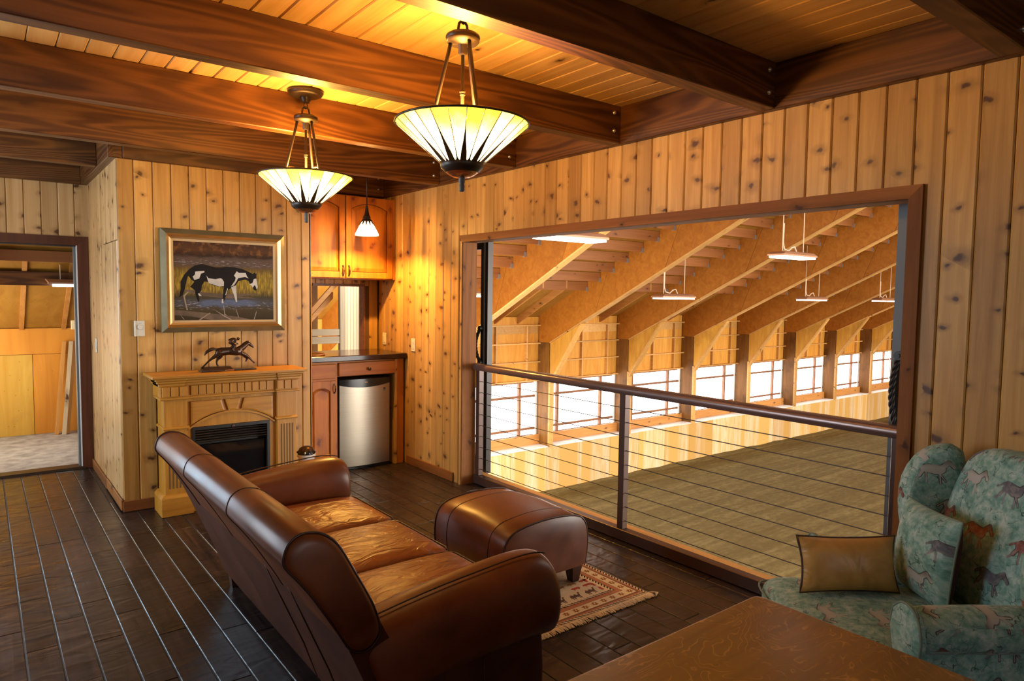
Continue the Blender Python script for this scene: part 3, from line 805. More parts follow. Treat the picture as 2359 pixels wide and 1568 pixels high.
# a board end and leaning offcuts beside the doorway
mb = MB(); mb.cbox(0.72, 1.6, 8.1, 8.14, 1.16, 1.25, 0.003); o = part('board_end', mb, M['whiteboard']); tag(o, 'pale board end poking into view beside the doorway jamb', 'board')
for k, (xb, xt, yb, col) in enumerate(((0.60, 0.70, 8.74, 'lumber_z'), (0.665, 0.76, 8.70, 'greywood'), (0.70, 0.80, 8.74, 'lumber_z'))):
    mb = MB(); mb.loft([[(xb, yb, 0.001), (xb+0.035, yb, 0.001), (xb+0.035, yb+0.05, 0.001), (xb, yb+0.05, 0.001)], [(xt, yb+0.09, 1.0), (xt+0.035, yb+0.09, 1.0), (xt+0.035, yb+0.14, 1.0), (xt, yb+0.14, 1.0)]])
    o = part('offcut', mb, M[col], fix=True); tag(o, ['long timber offcut leaning in the loft beyond the doorway, the leftmost', 'grey timber offcut leaning in the loft, the middle one', 'timber offcut leaning in the loft closest to the door jamb'][k], 'timber', 'leaning timber offcuts')
# seen through the bar window: braces, grey rail and post, bright boarded wall
BY = 7.4
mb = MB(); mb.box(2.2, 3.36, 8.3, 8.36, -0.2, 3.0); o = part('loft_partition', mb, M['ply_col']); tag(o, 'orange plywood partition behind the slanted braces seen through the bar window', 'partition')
mb = MB(); mb.cbox(3.249, 3.312, BY-0.03, BY+0.03, -0.2, 2.7, 0.003); o = part('post', mb, M['greywood']); tag(o, 'weathered grey post seen through the wet bar window', 'post')
mb = MB(); mb.cbox(2.25, 3.249, BY-0.02, BY+0.02, 1.075, 1.15, 0.003); mb.cbox(2.25, 3.249, BY-0.02, BY+0.02, 0.985, 1.065, 0.003)
o = part('rail', mb, M['greywood_x']); tag(o, 'pale grey rail boards seen low in the wet bar window', 'rail')
for k, (za, zb_) in enumerate(((1.303, 1.642), (1.165, 1.495))):
    sl = (zb_-za)/0.31
    mb = MB(); mb.prism([(2.45, za-sl*0.485-0.0), (3.25, zb_), (3.25, zb_+0.075), (2.45, za-sl*0.485+0.075)], 'Y', BY+0.05+0.12*k, BY+0.09+0.12*k)
    o = part('brace', mb, M['lumber_x'], fix=True); tag(o, ['upper slanted timber brace seen through the wet bar window', 'lower slanted timber brace seen through the wet bar window'][k], 'brace')
t = thing('boarded_wall', (3.45, 7.42, -0.2), 'bright whitewood boarded wall seen at the right of the wet bar window', 'wall')
for k in range(5):
    mb = MB(); x0 = 3.313+0.0375*k; mb.cbox(x0, x0+0.0365, BY-0.0, BY+0.02, -0.2, 2.7, 0.003); part('board', mb, M['whiteboard'], t)
mb = MB(); mb.cbox(3.501, 3.523, BY-0.03, BY+0.02, -0.2, 2.7, 0.003); part('corner_strip', mb, M['lumber_z'], t)
mb = MB(); mb.cbox(3.524, 3.64, BY-0.01, BY+0.02, -0.2, 2.7, 0.003); part('board', mb, M['whiteboard'], t)

# ================================================================== SLIDING DOORS, RAILING
def rope_handle(p0, p1, bulge, lab):
    p0, p1 = Vector(p0), Vector(p1)
    t = thing('rope_handle', (p0+p1)/2, lab, 'handle', 'black rope door handles')
    ctrl = []
    n = 40
    for i in range(n+1):
        s = i/n; b = math.sin(PI*s)**0.75
        ctrl.append(p0.lerp(p1, s)+Vector(bulge)*b)
    mb = MB()
    for ph in (0, 2*PI/3, 4*PI/3):
        pts = []
        for i, c in enumerate(ctrl):
            tg = (ctrl[min(i+1, n)]-ctrl[max(i-1, 0)]).normalized(); a = tg.orthogonal().normalized()
            a = Vector((1, 0, 0)); a = (a-tg*a.dot(tg)).normalized(); b = tg.cross(a)
            an = ph+i*0.55
            pts.append(c+(a*math.cos(an)+b*math.sin(an))*0.0075)
        mb.tube(pts, 0.0085, 6)
    part('rope', mb, M['rope'], t, 180)
    for p in (p0, p1):
        mb = MB(); mb.tube([(p.x+0.004, p.y, p.z), (p.x-0.02, p.y, p.z)], 0.021, 14); mb.tube([(p.x-0.02, p.y, p.z), (p.x-0.026, p.y, p.z)], 0.009, 10); part('eyelet', mb, M['rope'], t, 40)
d3 = MB(); d3.box(3.36, 3.41, 4.652, 4.752, 0.04, 2.06)
door3 = struct('door_3', d3, M['black_steel'])
mb = MB(); mb.box(3.352, 3.36, 4.690, 4.706, 0.05, 2.05); part('stile_strip', mb, M['grey_steel'], door3)
mb = MB(); mb.box(3.365, 3.405, 4.752, 6.0, 0.04, 0.16); part('bottom_rail', mb, M['black_steel'], door3)
mb = MB(); mb.box(3.365, 3.405, 4.752, 6.0, 1.94, 2.06); part('top_rail', mb, M['black_steel'], door3)
mb = MB(); mb.box(3.36, 3.41, 6.0, 6.1, 0.04, 2.06); part('stile', mb, M['black_steel'], door3)
d4 = MB(); d4.box(3.34, 3.40, 1.20, 1.416, 0.04, 2.10)
door4 = struct('door_4', d4, M['grey_steel'])
mb = MB(); mb.box(3.35, 3.39, -0.3, 1.2, 0.04, 0.16); part('bottom_rail', mb, M['grey_steel'], door4)
mb = MB(); mb.box(3.35, 3.39, -0.3, 1.2, 1.98, 2.10); part('top_rail', mb, M['grey_steel'], door4)
rope_handle((3.345, 4.726, 1.275), (3.345, 4.726, 0.985), (0, 0.075, 0), 'black rope handle on the black door stile at the left of the opening')
rope_handle((3.338, 1.378, 1.30), (3.338, 1.378, 0.96), (-0.015, 0.022, 0), 'black twisted rope handle on the grey door edge at the right of the opening')

rail = thing('cable_railing', (3.245, 2.93, 0), 'bronze metal railing with thin horizontal cables guarding the big opening', 'railing')
RX = 3.215
mb = MB(); mb.cbox(RX-0.03, RX+0.028, OY0+0.004, OY1-0.004, 0.004, 0.075, 0.004); part('bottom_rail', mb, M['bronze_steel'], rail)
for y in (OY0+0.05, 2.955, OY1-0.05):
    mb = MB(); mb.cbox(RX-0.024, RX+0.024, y-0.024, y+0.024, 0.075, 0.945, 0.003); part('post', mb, M['bronze_steel'], rail)
# handrail: half round top with flat underside
prof = [(-0.030, 0.942), (0.030, 0.942), (0.037, 0.955), (0.037, 0.975), (0.031, 0.989), (0.018, 0.996), (-0.018, 0.996), (-0.031, 0.989), (-0.037, 0.975), (-0.037, 0.955)]
mb = MB(); loops = [[(RX+a, y, z) for a, z in prof] for y in (OY0-0.01, OY1+0.012)]; mb.loft(loops); part('handrail', mb, M['steel_rail'], rail, 60, fix=True)
for k in range(9):
    z = 0.127+0.0905*k
    mb = MB(); mb.tube([(RX, OY0+0.05, z), (RX, OY1-0.05, z)], 0.0027, 6); part('cable', mb, M['cable'], rail, 60)
    for y, s in ((OY0+0.05, 1), (OY1-0.05, -1)):
        pass
# ================================================================== PENDANT LAMPS
def glass_mat():
    n = N('amber_lamp_glass'); v = n.coords()
    z = n.sep(n.n('ShaderNodeTexCoord').outputs['Object'])[2]
    f = n.noise(v, 10, 2)
    t = n.math('ADD', n.rng(z, -0.07, 0.08), n.rng(n.rand, 0, 1, -0.22, 0.22))
    t = n.math('ADD', t, n.rng(f, 0.3, 0.7, -0.12, 0.12))
    col = n.ramp(t, (0.25, (1.0, 0.80, 0.42, 1)), (0.95, (1.0, 0.62, 0.035, 1)))
    st = n.rng(t, 0.15, 1.0, 9.0, 2.0)
    n.out((0.9, 0.7, 0.35, 1), 0.35, emit=col, estr=1.0)
    n.set(n.b.inputs['Emission Strength'], st)
    return n.m
M['lampglass'] = glass_mat()
M['lead'] = flat('lamp_leading', (0.10, 0.055, 0.02, 1), 0.4, 0.6)
M['miniglass'] = flat('white_lamp_glass', (1, 0.9, 0.75, 1), 0.35, emit=(1.0, 0.82, 0.55, 1), estr=3.2)
def pendant(x, y, lab, chain, ra):
    t = thing('pendant_lamp', (x, y, 1.95), lab, 'lamp', 'stained glass pendant lamps')
    R, zt, rb, zbm = 0.255, 2.205, 0.078, 2.052
    P = 24
    for k in range(P):
        a0, a1 = 2*PI*(k+0.035)/P, 2*PI*(k+0.965)/P
        mb = MB(); V = []
        for r, z in ((R, zt), (R-(R-rb)*0.35, zt-0.35*(zt-zbm)), (R-(R-rb)*0.8, zt-0.8*(zt-zbm)), (rb, zbm)):
            for a in (a0, a1): V.append((x+r*math.cos(a), y+r*math.sin(a), z))
        V2 = [(p[0], p[1], p[2]+0.004) for p in V]
        F = [(0, 2, 3, 1), (2, 4, 5, 3), (4, 6, 7, 5)]
        mb.add(V, F); mb.add(V2, [f[::-1] for f in F]); part('glass_panel', mb, M['lampglass'], t)
    # leading between the panels with the pointed metal flames rising from the cup
    mb = MB()
    for k in range(P):
        a = 2*PI*k/P
        d = Vector((math.cos(a), math.sin(a), 0)); s = Vector((-math.sin(a), math.cos(a), 0))
        sl = 0.62 if k % 2 == 0 else 0.0
        def at(u): return Vector((x, y, 0))+d*(rb+(R-rb)*u+0.0008)+Vector((0, 0, zbm+(zt-zbm)*u-0.0015))
        ws = [(0.0, 0.0125), (0.18, 0.0105), (0.42, 0.0045 if k % 2 == 0 else 0.0016), (0.62, 0.0016), (1.0, 0.0012)] if k % 2 == 0 else [(0.0, 0.008), (0.07, 0.0025), (0.3, 0.0012), (0.6, 0.0012), (1.0, 0.0012)]
        V = []
        for u, w in ws:
            p = at(u); V += [tuple(p-s*w), tuple(p+s*w)]
        n0 = len(V)
        V += [(q[0], q[1], q[2]+0.003) for q in V]
        F = []
        for j in range(len(ws)-1):
            F.append((2*j, 2*j+1, 2*j+3, 2*j+2)); F.append((n0+2*j, n0+2*j+2, n0+2*j+3, n0+2*j+1))
            F.append((2*j, 2*j+2, n0+2*j+2, n0+2*j)); F.append((2*j+1, n0+2*j+1, n0+2*j+3, 2*j+3))
        mb.add(V, F)
    part('leading', mb, M['lead'], t)
    mb = MB(); pts = [(x+(R+0.001)*math.cos(2*PI*k/48), y+(R+0.001)*math.sin(2*PI*k/48), zt+0.002) for k in range(48)]; mb.tube(pts, 0.0045, 6, closed=True); part('rim', mb, M['oldbronze'], t, 180)
    mb = MB(); mb.lathe([(0.082, 2.060), (0.085, 2.050), (0.080, 2.038), (0.068, 2.026), (0.062, 2.022)], x, y, 28); part('cup', mb, M['oldbronze'], t, 60)
    mb = MB(); mb.lathe([(0.062, 2.023), (0.052, 2.014), (0.036, 2.006), (0.016, 2.002), (0, 2.002)], x, y, 28); part('boss', mb, M['copper'], t, 60)
    mb = MB(); mb.lathe([(0.012, 2.004), (0.012, 1.985), (0.0095, 1.980), (0.011, 1.975), (0.011, 1.955), (0.008, 1.950), (0, 1.950)], x, y, 12); part('finial', mb, M['grey_steel'], t, 60)
    # three rods, hub, centre stem
    for k in range(3):
        a = math.radians(ra+120*k)
        d = Vector((math.cos(a), math.sin(a), 0)); c = Vector((x, y, 0))
        mb = MB(); mb.tube([c+d*0.045+Vector((0, 0, 2.515)), c+d*0.062+Vector((0, 0, 2.44)), c+d*0.118+Vector((0, 0, 2.205)), c+d*0.122+Vector((0, 0, 2.19))], 0.0075, 8); part('rod', mb, M['oldbronze'], t, 180)
        mb = MB(); mb.tube([c+d*0.112+Vector((0, 0, 2.236)), c+d*0.094+Vector((0, 0, 2.252)), c+d*0.070+Vector((0, 0, 2.250)), c+d*0.045+Vector((0, 0, 2.232)), c+d*0.03+Vector((0, 0, 2.19))], 0.005, 6); part('scroll', mb, M['copper'], t, 180)
    mb = MB(); mb.lathe([(0, 2.545), (0.055, 2.542), (0.064, 2.536), (0.066, 2.528), (0.062, 2.522), (0.064, 2.516), (0.058, 2.508), (0.02, 2.504), (0.017, 2.500), (0.017, 2.470), (0.013, 2.464), (0, 2.464)], x, y, 32); part('hub', mb, M['oldbronze'], t, 50)
    mb = MB(); mb.lathe([(0.0065, 2.47), (0.0065, 2.335), (0.012, 2.330), (0.012, 2.325), (0.007, 2.320), (0.011, 2.315), (0.007, 2.310), (0.0065, 2.06)], x, y, 10); part('stem', mb, M['oldbronze'], t, 50)
    mb = MB(); mb.lathe([(0.0, 2.12), (0.02, 2.12), (0.02, 2.19), (0.0, 2.19)], x, y, 10); part('lamp_holder', mb, M['oldbronze'], t, 50)
    # canopy on the ceiling
    mb = MB(); mb.lathe([(0.088, 2.679), (0.096, 2.676), (0.098, 2.668), (0.092, 2.661), (0.090, 2.655), (0.075, 2.648), (0.030, 2.642), (0.028, 2.628), (0.022, 2.622), (0.022, 2.614), (0.0, 2.612)], x, y, 36); part('canopy', mb, M['oldbronze'], t, 50)
    mb = MB(); zz = 2.612
    mb.tube([(x+0.010*math.cos(a), y, 2.598+0.018*math.sin(a)) for a in [2*PI*i/14 for i in range(14)]], 0.003, 6, closed=True)
    loop = [(-0.020, 2.538), (-0.021, 2.560), (-0.018, 2.578), (-0.009, 2.588), (0.009, 2.588), (0.018, 2.578), (0.021, 2.560), (0.020, 2.538)]
    mb.tube([(x+a, y, z) for a, z in loop], 0.0055, 8); part('loop_hanger', mb, M['oldbronze'], t, 180)
pendant(PEND[0][0], PEND[0][1], 'larger looking stained glass bowl pendant, the one nearer the camera', False, 146.4)
pendant(PEND[1][0], PEND[1][1], 'stained glass bowl pendant hanging before the bar cabinets, the farther of the two bowls', True, 168)
# mini pendant over the bar
x, y = 2.60, 5.35
t = thing('mini_pendant', (x, y, 2.04), 'small bell shaped white glass pendant hanging in front of the bar upper cabinets', 'lamp')
P = 12
for k in range(P):
    a0, a1 = 2*PI*(k+0.04)/P, 2*PI*(k+0.96)/P
    V = []
    for r, z in ((0.098, 2.045), (0.097, 2.058), (0.066, 2.118), (0.040, 2.165)):
        for a in (a0, a1): V.append((x+r*math.cos(a), y+r*math.sin(a), z))
    mb = MB(); mb.add(V, [(0, 1, 3, 2), (2, 3, 5, 4), (4, 5, 7, 6)]); mb.add([(p[0]*0.97+x*0.03, p[1]*0.97+y*0.03, p[2]) for p in V], [(0, 2, 3, 1), (2, 4, 5, 3), (4, 6, 7, 5)]); part('glass_panel', mb, M['miniglass'], t)
mb = MB()
for k in range(P):
    a = 2*PI*k/P
    for (r0, z0, w0), (r1, z1, w1) in (((0.042, 2.168, 0.010), (0.070, 2.118, 0.001)),):
        d = Vector((math.cos(a), math.sin(a), 0)); s = Vector((-math.sin(a), math.cos(a), 0)); c = Vector((x, y, 0))
        p, q = c+d*(r0+0.002)+Vector((0, 0, z0)), c+d*(r1+0.002)+Vector((0, 0, z1))
        mb.add([p-s*w0, p+s*w0, q+s*w1, q-s*w1, p-s*w0-d*0.003, p+s*w0-d*0.003, q+s*w1-d*0.003, q-s*w1-d*0.003], [(0, 3, 2, 1), (4, 5, 6, 7), (0, 1, 5, 4), (1, 2, 6, 5), (3, 0, 4, 7), (2, 3, 7, 6)])
part('leading', mb, M['lead'], t)
mb = MB(); mb.lathe([(0.045, 2.160), (0.043, 2.172), (0.030, 2.182), (0.034, 2.190), (0.028, 2.198), (0.031, 2.204), (0.022, 2.214), (0.012, 2.27), (0.009, 2.29), (0.0, 2.29)], x, y, 20); part('fitter', mb, M['oldbronze'], t, 50)
mb = MB(); mb.tube([(x, y, 2.28), (x, y, 2.668)], 0.006, 8); part('stem', mb, M['oldbronze'], t, 180)
mb = MB(); mb.lathe([(0.06, 2.679), (0.055, 2.667), (0.02, 2.660), (0.0, 2.660)], x, y, 20); part('canopy', mb, M['oldbronze'], t, 50)

# ================================================================== MANTEL FIREPLACE
OAK = dict(c_light=(0.52, 0.275, 0.045, 1), c_dark=(0.36, 0.17, 0.024, 1), across=34, along=2.0, rough=0.38, vary=0.05, bump=0.05)
M['oak_z'] = wood('honey_oak', axis='Z', **OAK); M['oak_x'] = wood('honey_oak_level', axis='X', **OAK)
M['oak_dark'] = flat('oak_groove', (0.11, 0.065, 0.022, 1), 0.7)
M['fire_black'] = flat('firebox_black', (0.012, 0.010, 0.010, 1), 0.35)
M['fire_glass'] = flat('firebox_glass', (0.006, 0.006, 0.007, 1), 0.06)
fp = thing('fireplace_mantel', (1.44, 5.25, 0), 'honey oak fireplace mantel with black electric firebox against the back wall', 'fireplace')
def fbox(name, x0, x1, y0, y1, z0, z1, m='oak_x', c=0.004, par=None):
    b = MB(); b.cbox(x0, x1, y0, y1, z0, z1, c); return part(name, b, M[m], par or fp)
YF = 5.135                                    # main face
fbox('mantel_shelf', 0.895, 1.965, 5.055, 5.375, 0.958, 0.980)
for k, (o_, z0, z1) in enumerate(((0.022, 0.940, 0.958), (0.034, 0.922, 0.940), (0.046, 0.900, 0.922))):
    b = MB(); b.cbox(0.895+o_, 1.965-o_, 5.055+o_+0.012, 5.372, z0, z1, 0.005)
    for x0, x1 in ((0.895+o_, 1.135-o_*0.6), (1.725+o_*0.6, 1.965-o_)): b.cbox(x0, x1, 5.055+o_, 5.3, z0, z1, 0.005)
    part('cornice', b, M['oak_x'], fp)
# frieze with dentils
b = MB(); b.box(0.955, 1.905, 5.125, 5.372, 0.820, 0.900); part('frieze', b, M['oak_x'], fp)
def dentil(x, w, y):
    b = MB(); b.cbox(x, x+w, y, y+0.014, 0.832, 0.898, 0.002); part('dentil', b, M['oak_z'], fp)
for k in range(11): dentil(1.148+k*0.0525, 0.0465, 5.112)
for x0 in (0.962, 1.745):
    b = MB(); b.box(x0-0.006, x0+0.166, 5.105, 5.30, 0.820, 0.900); part('frieze_block', b, M['oak_x'], fp)
    for k in range(3): dentil(x0+k*0.0545, 0.0485, 5.090)
b = MB(); b.cbox(0.952, 1.908, 5.108, 5.3, 0.808, 0.824, 0.004); b.cbox(0.946, 1.130, 5.088, 5.3, 0.808, 0.824, 0.004); b.cbox(1.738, 1.914, 5.088, 5.3, 0.808, 0.824, 0.004); part('frieze_bead', b, M['oak_x'], fp)
# body panels: left, right, arched top
b = MB()
ac, az, ar = 1.434, 0.12, 0.555
pts = []
for k in range(17):
    a = math.radians(66-132*k/16+90-66+ -24) if False else math.radians(125-70*k/16)
    pts.append((ac+0.52*math.cos(a)*1.0, 0.235+0.455*math.sin(a)))
arch_bot = [(1.136, 0.600)]+[p for p in pts if 1.14 < p[0] < 1.73]+[(1.735, 0.600)]
b.prism([(1.12, 0.30), (1.156, 0.30), (1.156, 0.598), (1.70, 0.598), (1.70, 0.0), (1.75, 0.0), (1.75, 0.81), (1.12, 0.81)], 'Y', YF+0.012, 5.30)
b.box(1.12, 1.156, YF+0.012, 5.30, 0.0, 0.30)
part('body', b, M['oak_z'], fp)
def arch_pts(x0, x1, off, n=14):
    r = 0.47; cz = 0.235
    out = []
    for k in range(n+1):
        x = x0+(x1-x0)*k/n
        out.append((x, 0.195+off+math.sqrt(max(0, 0.49**2-((x-1.434)*1.0)**2))))
    return out
# arch moulding
lo, hi = arch_pts(1.13, 1.738, 0.0), arch_pts(1.13, 1.738, 0.014)
b = MB(); b.prism(lo+hi[::-1], 'Y', YF-0.004, YF+0.013); part('arch_moulding', b, M['oak_x'], fp, fix=True)
# raised side panels over the arch and the keystone, each with a bevelled edge
def raised(poly, name, lip=0.010, y=YF):
    cx = sum(p[0] for p in poly)/len(poly); cz = sum(p[1] for p in poly)/len(poly)
    inner = []
    n = len(poly)
    for i in range(n):
        p0, p1, p2 = Vector(poly[i-1]), Vector(poly[i]), Vector(poly[(i+1) % n])
        d1 = (p1-p0).normalized(); d2 = (p2-p1).normalized()
        n1 = Vector((-d1.y, d1.x)); n2 = Vector((-d2.y, d2.x)); m_ = (n1+n2)
        m_ = m_/max(0.3, m_.dot(n1)) if m_.length > 1e-6 else n1
        c0 = Vector((cx, cz))-p1
        inner.append(tuple(p1+m_*lip))
    A = sum(poly[i][0]*poly[(i+1) % n][1]-poly[(i+1) % n][0]*poly[i][1] for i in range(n))
    if A < 0:
        return raised(poly[::-1], name, lip, y)
    b = MB()
    b.loft([[(p[0], y+0.014, p[1]) for p in poly], [(p[0], y-0.004, p[1]) for p in poly], [(p[0], y-0.006, p[1]) for p in inner]], cap=True)
    part(name, b, M['oak_x'], fp, fix=True)
lft = arch_pts(1.150, 1.376, 0.022, 8)
raised(lft+[(1.354, 0.782), (1.150, 0.782)], 'arch_panel')
rgt = arch_pts(1.494, 1.722, 0.022, 8)
raised(rgt+[(1.722, 0.782), (1.516, 0.782)], 'arch_panel')
raised([(1.404, 0.700), (1.466, 0.700), (1.490, 0.782), (1.380, 0.782)], 'keystone')
# pilasters
for x0, x1 in ((0.972, 1.122), (1.748, 1.892)):
    b = MB(); b.cbox(x0, x1, 5.108, 5.31, 0.14, 0.81, 0.003); pil = part('pilaster', b, M['oak_z'], fp)
    b = MB(); b.cbox(x0-0.012, x1+0.012, 5.092, 5.315, 0.600, 0.622, 0.007); part('pilaster_band', b, M['oak_x'], pil)
    for k in range(5):
        xx = x0+0.030+(x1-x0-0.060)*k/4
        b = MB(); b.box(xx-0.0048, xx+0.0048, 5.1065, 5.112, 0.19, 0.565); part('flute', b, M['oak_dark'], pil)
    b = MB(); b.cbox(x0-0.028, x1+0.028, 5.085, 5.33, 0.001, 0.125, 0.003); part('plinth', b, M['oak_x'], fp)
    b = MB(); b.loft([[(x0-0.028+s, 5.085+s, z), (x1+0.028-s, 5.085+s, z), (x1+0.028-s, 5.33, z), (x0-0.028+s, 5.33, z)] for s, z in ((0, 0.125), (0.012, 0.142), (0.024, 0.150))]); part('plinth_cap', b, M['oak_x'], fp, fix=True)
b = MB(); b.cbox(1.12, 1.75, 5.12, 5.33, 0.001, 0.10, 0.003); part('base_board', b, M['oak_x'], fp)
# firebox
b = MB(); b.box(1.156, 1.70, 5.22, 5.36, 0.03, 0.595); fb = part('firebox', b, M['fire_black'], fp)
b = MB(); b.prism([(1.156, 0.05), (1.176, 0.07), (1.176, 0.575), (1.156, 0.597)], 'Y', 5.135, 5.22); b.prism([(1.70, 0.05), (1.70, 0.597), (1.68, 0.575), (1.68, 0.07)], 'Y', 5.135, 5.22); b.prism([(1.156, 0.597), (1.176, 0.575), (1.68, 0.575), (1.70, 0.597)], 'Y', 5.135, 5.22); part('firebox_frame', b, M['fire_black'], fb, fix=True)
for k in range(5):
    z = 0.560-0.018*k; b = MB(); b.prism([(5.140, z), (5.165, z-0.010), (5.165, z-0.006), (5.142, z+0.004)], 'X', 1.178, 1.678); part('louver', b, M['fire_black'], fb, fix=True)
b = MB(); b.lathe([(0.0, 0), (0.010, 0.001), (0.012, 0.006), (0.009, 0.012)], 0, 0, 12); b.tf(lambda p: (p.x+1.434, 5.128+p.z, p.y+0.582)); part('medallion', b, M['bronze_steel'], fb, 60)
b = MB(); b.box(1.19, 1.67, 5.172, 5.176, 0.06, 0.455); part('glass', b, M['fire_glass'], fb)
for k, (xa, xb2, z, r) in enumerate(((1.27, 1.58, 0.11, 0.028), (1.25, 1.50, 0.15, 0.024), (1.36, 1.62, 0.155, 0.022))):
    b = MB(); b.tube([(xa, 5.20, z), ((xa+xb2)/2, 5.205, z+0.01), (xb2, 5.20, z-0.008)], r*0.5, 8); part('log', b, M['greywood_x'], fb, 180)
# ================================================================== PAINTING
PX_0, PX_1, PZ_0, PZ_1 = 1.018, 1.900, 1.258, 2.000
pt = thing('horse_painting', (1.459, YB-0.02, PZ_0), 'framed painting of a black and white paint horse in water, above the mantel', 'painting')
M['frame_green'] = flat('aged_green_silver_frame', (0.17, 0.145, 0.075, 1), 0.38, 0.45, var=0.15)
M['frame_gold'] = flat('gold_inner_frame', (0.60, 0.36, 0.11, 1), 0.28, 0.8, var=0.1)
M['frame_bronze'] = flat('bronze_frame_step', (0.36, 0.20, 0.075, 1), 0.35, 0.6)
M['linen'] = flat('linen_liner', (0.52, 0.36, 0.18, 1), 0.8)
def frame_ring(name, o0, d0, o1, d1, m):
    """mitred ring between inset o0 (depth d0) and inset o1 (depth d1); depth is measured out from the wall"""
    b = MB()
    def loop(o, y): return [(PX_0+o, y, PZ_0+o), (PX_1-o, y, PZ_0+o), (PX_1-o, y, PZ_1-o), (PX_0+o, y, PZ_1-o)]
    yb = YB-0.001
    L = [loop(o0, yb), loop(o0, YB-d0), loop(o1, YB-d1), loop(o1, yb)]
    b.loft(L+[L[0]], cap=False); part(name, b, M[m], pt, fix=True)
frame_ring('outer_frame', 0.0, 0.030, 0.036, 0.052, 'frame_green')
frame_ring('gold_slope', 0.036, 0.052, 0.056, 0.030, 'frame_gold')
frame_ring('frame_step', 0.056, 0.032, 0.070, 0.028, 'frame_bronze')
frame_ring('liner', 0.070, 0.028, 0.086, 0.022, 'linen')
CX0, CX1, CZ0, CZ1 = PX_0+0.084, PX_1-0.084, PZ_0+0.084, PZ_1-0.084
def canvas_mat():
    n = N('painted_canvas'); tc = n.n('ShaderNodeTexCoord'); v = tc.outputs['Object']
    s = n.sep(v); W_, H_ = CX1-CX0, CZ1-CZ0
    u = n.math('ADD', n.math('DIVIDE', s[0], W_), 0.5); t = n.math('ADD', n.math('DIVIDE', s[2], H_), 0.5)
    wob = n.noise(n.vm('MULTIPLY', v, (9, 9, 22)), 1.0, 4)
    t2 = n.math('ADD', t, n.math('MULTIPLY', n.math('SUBTRACT', wob, 0.5), 0.10))
    base = n.ramp(t2, (0.00, (0.035, 0.022, 0.010, 1)), (0.14, (0.06, 0.042, 0.018, 1)), (0.22, (0.065, 0.065, 0.075, 1)), (0.30, (0.055, 0.040, 0.018, 1)),
                  (0.40, (0.15, 0.095, 0.016, 1)), (0.55, (0.19, 0.125, 0.020, 1)), (0.66, (0.12, 0.070, 0.018, 1)), (0.72, (0.095, 0.062, 0.045, 1)), (0.80, (0.09, 0.056, 0.036, 1)),
                  (0.83, (0.030, 0.013, 0.008, 1)), (0.90, (0.085, 0.034, 0.010, 1)), (1.0, (0.045, 0.018, 0.010, 1)))
    # glints on the water
    gl = n.noise(n.vm('MULTIPLY', v, (26, 10, 150)), 1.0, 2)
    gm = n.math('MULTIPLY', n.rng(gl, 0.56, 0.66), n.math('ADD', n.math('MULTIPLY', n.rng(t, 0.68, 0.73), n.rng(t, 0.79, 0.76)), n.math('MULTIPLY', n.rng(t, 0.12, 0.17), n.rng(t, 0.27, 0.24))))
    col = n.mix(gm, base, (0.27, 0.24, 0.26, 1))
    bush = n.noise(n.vm('MULTIPLY', v, (22, 10, 26)), 1.0, 3)
    col = n.mix(n.math('MULTIPLY', n.rng(bush, 0.5, 0.64), n.rng(t, 0.82, 0.87)), col, (0.16, 0.065, 0.018, 1))
    grass = n.noise(n.vm('MULTIPLY', v, (90, 10, 16)), 1.0, 3)
    gmask = n.math('MULTIPLY', n.rng(t, 0.30, 0.40), n.rng(t, 0.68, 0.58))
    col = n.mix(n.math('MULTIPLY', n.rng(grass, 0.42, 0.66), gmask), col, (0.40, 0.27, 0.030, 1))
    blue = n.math('MULTIPLY', n.math('MULTIPLY', n.rng(t2, 0.17, 0.20), n.rng(t2, 0.28, 0.25)), n.math('MULTIPLY', n.rng(u, 0.2, 0.3), n.rng(u, 0.85, 0.75)))
    col = n.mix(n.math('MULTIPLY', blue, 0.7), col, (0.10, 0.13, 0.22, 1))
    n.out(col, 0.6, spec=0.15)
    return n.m
M['canvas'] = canvas_mat()
b = MB(); b.box(CX0-0.003, CX1+0.003, YB-0.020, YB-0.006, CZ0-0.003, CZ1+0.003); canv = part('canvas', b, M['canvas'], pt)
P4 = [(140, 150), (1690, 250), (1680, 1420), (130, 1410)]
def c2w(p):
    # picture pixel -> canvas position, bilinear in the canvas quad
    X, Y = p; u, v_ = 0.5, 0.5
    for _ in range(6):
        tx, ty = P4[0][0]*(1-u)+P4[1][0]*u, P4[0][1]*(1-u)+P4[1][1]*u
        bx, by = P4[3][0]*(1-u)+P4[2][0]*u, P4[3][1]*(1-u)+P4[2][1]*u
        v_ = (Y-ty)/(by-ty)
        lx = P4[0][0]*(1-v_)+P4[3][0]*v_; rx = P4[1][0]*(1-v_)+P4[2][0]*v_
        u = (X-lx)/(rx-lx)
    return CX0+(CX1-CX0)*u, CZ1-(CZ1-CZ0)*v_
M['paint_black'] = flat('dark_horse_paint', (0.010, 0.006, 0.005, 1), 0.6, spec=0.15, var=0.4)
M['paint_white'] = flat('white_horse_paint', (0.50, 0.47, 0.42, 1), 0.6, spec=0.15, var=0.15)
M['paint_log'] = flat('log_paint', (0.13, 0.09, 0.06, 1), 0.6, spec=0.15, var=0.4)
M['paint_twig'] = flat('twig_paint', (0.26, 0.19, 0.13, 1), 0.45)
def daub(name, polys, m, lvl):
    for pl in polys:
        b = MB(); q = [c2w(p) for p in pl]; b.prism(q, 'Y', YB-0.0202-0.0003*lvl, YB-0.0198)
        part(name, b, M[m], canv, fix=True)
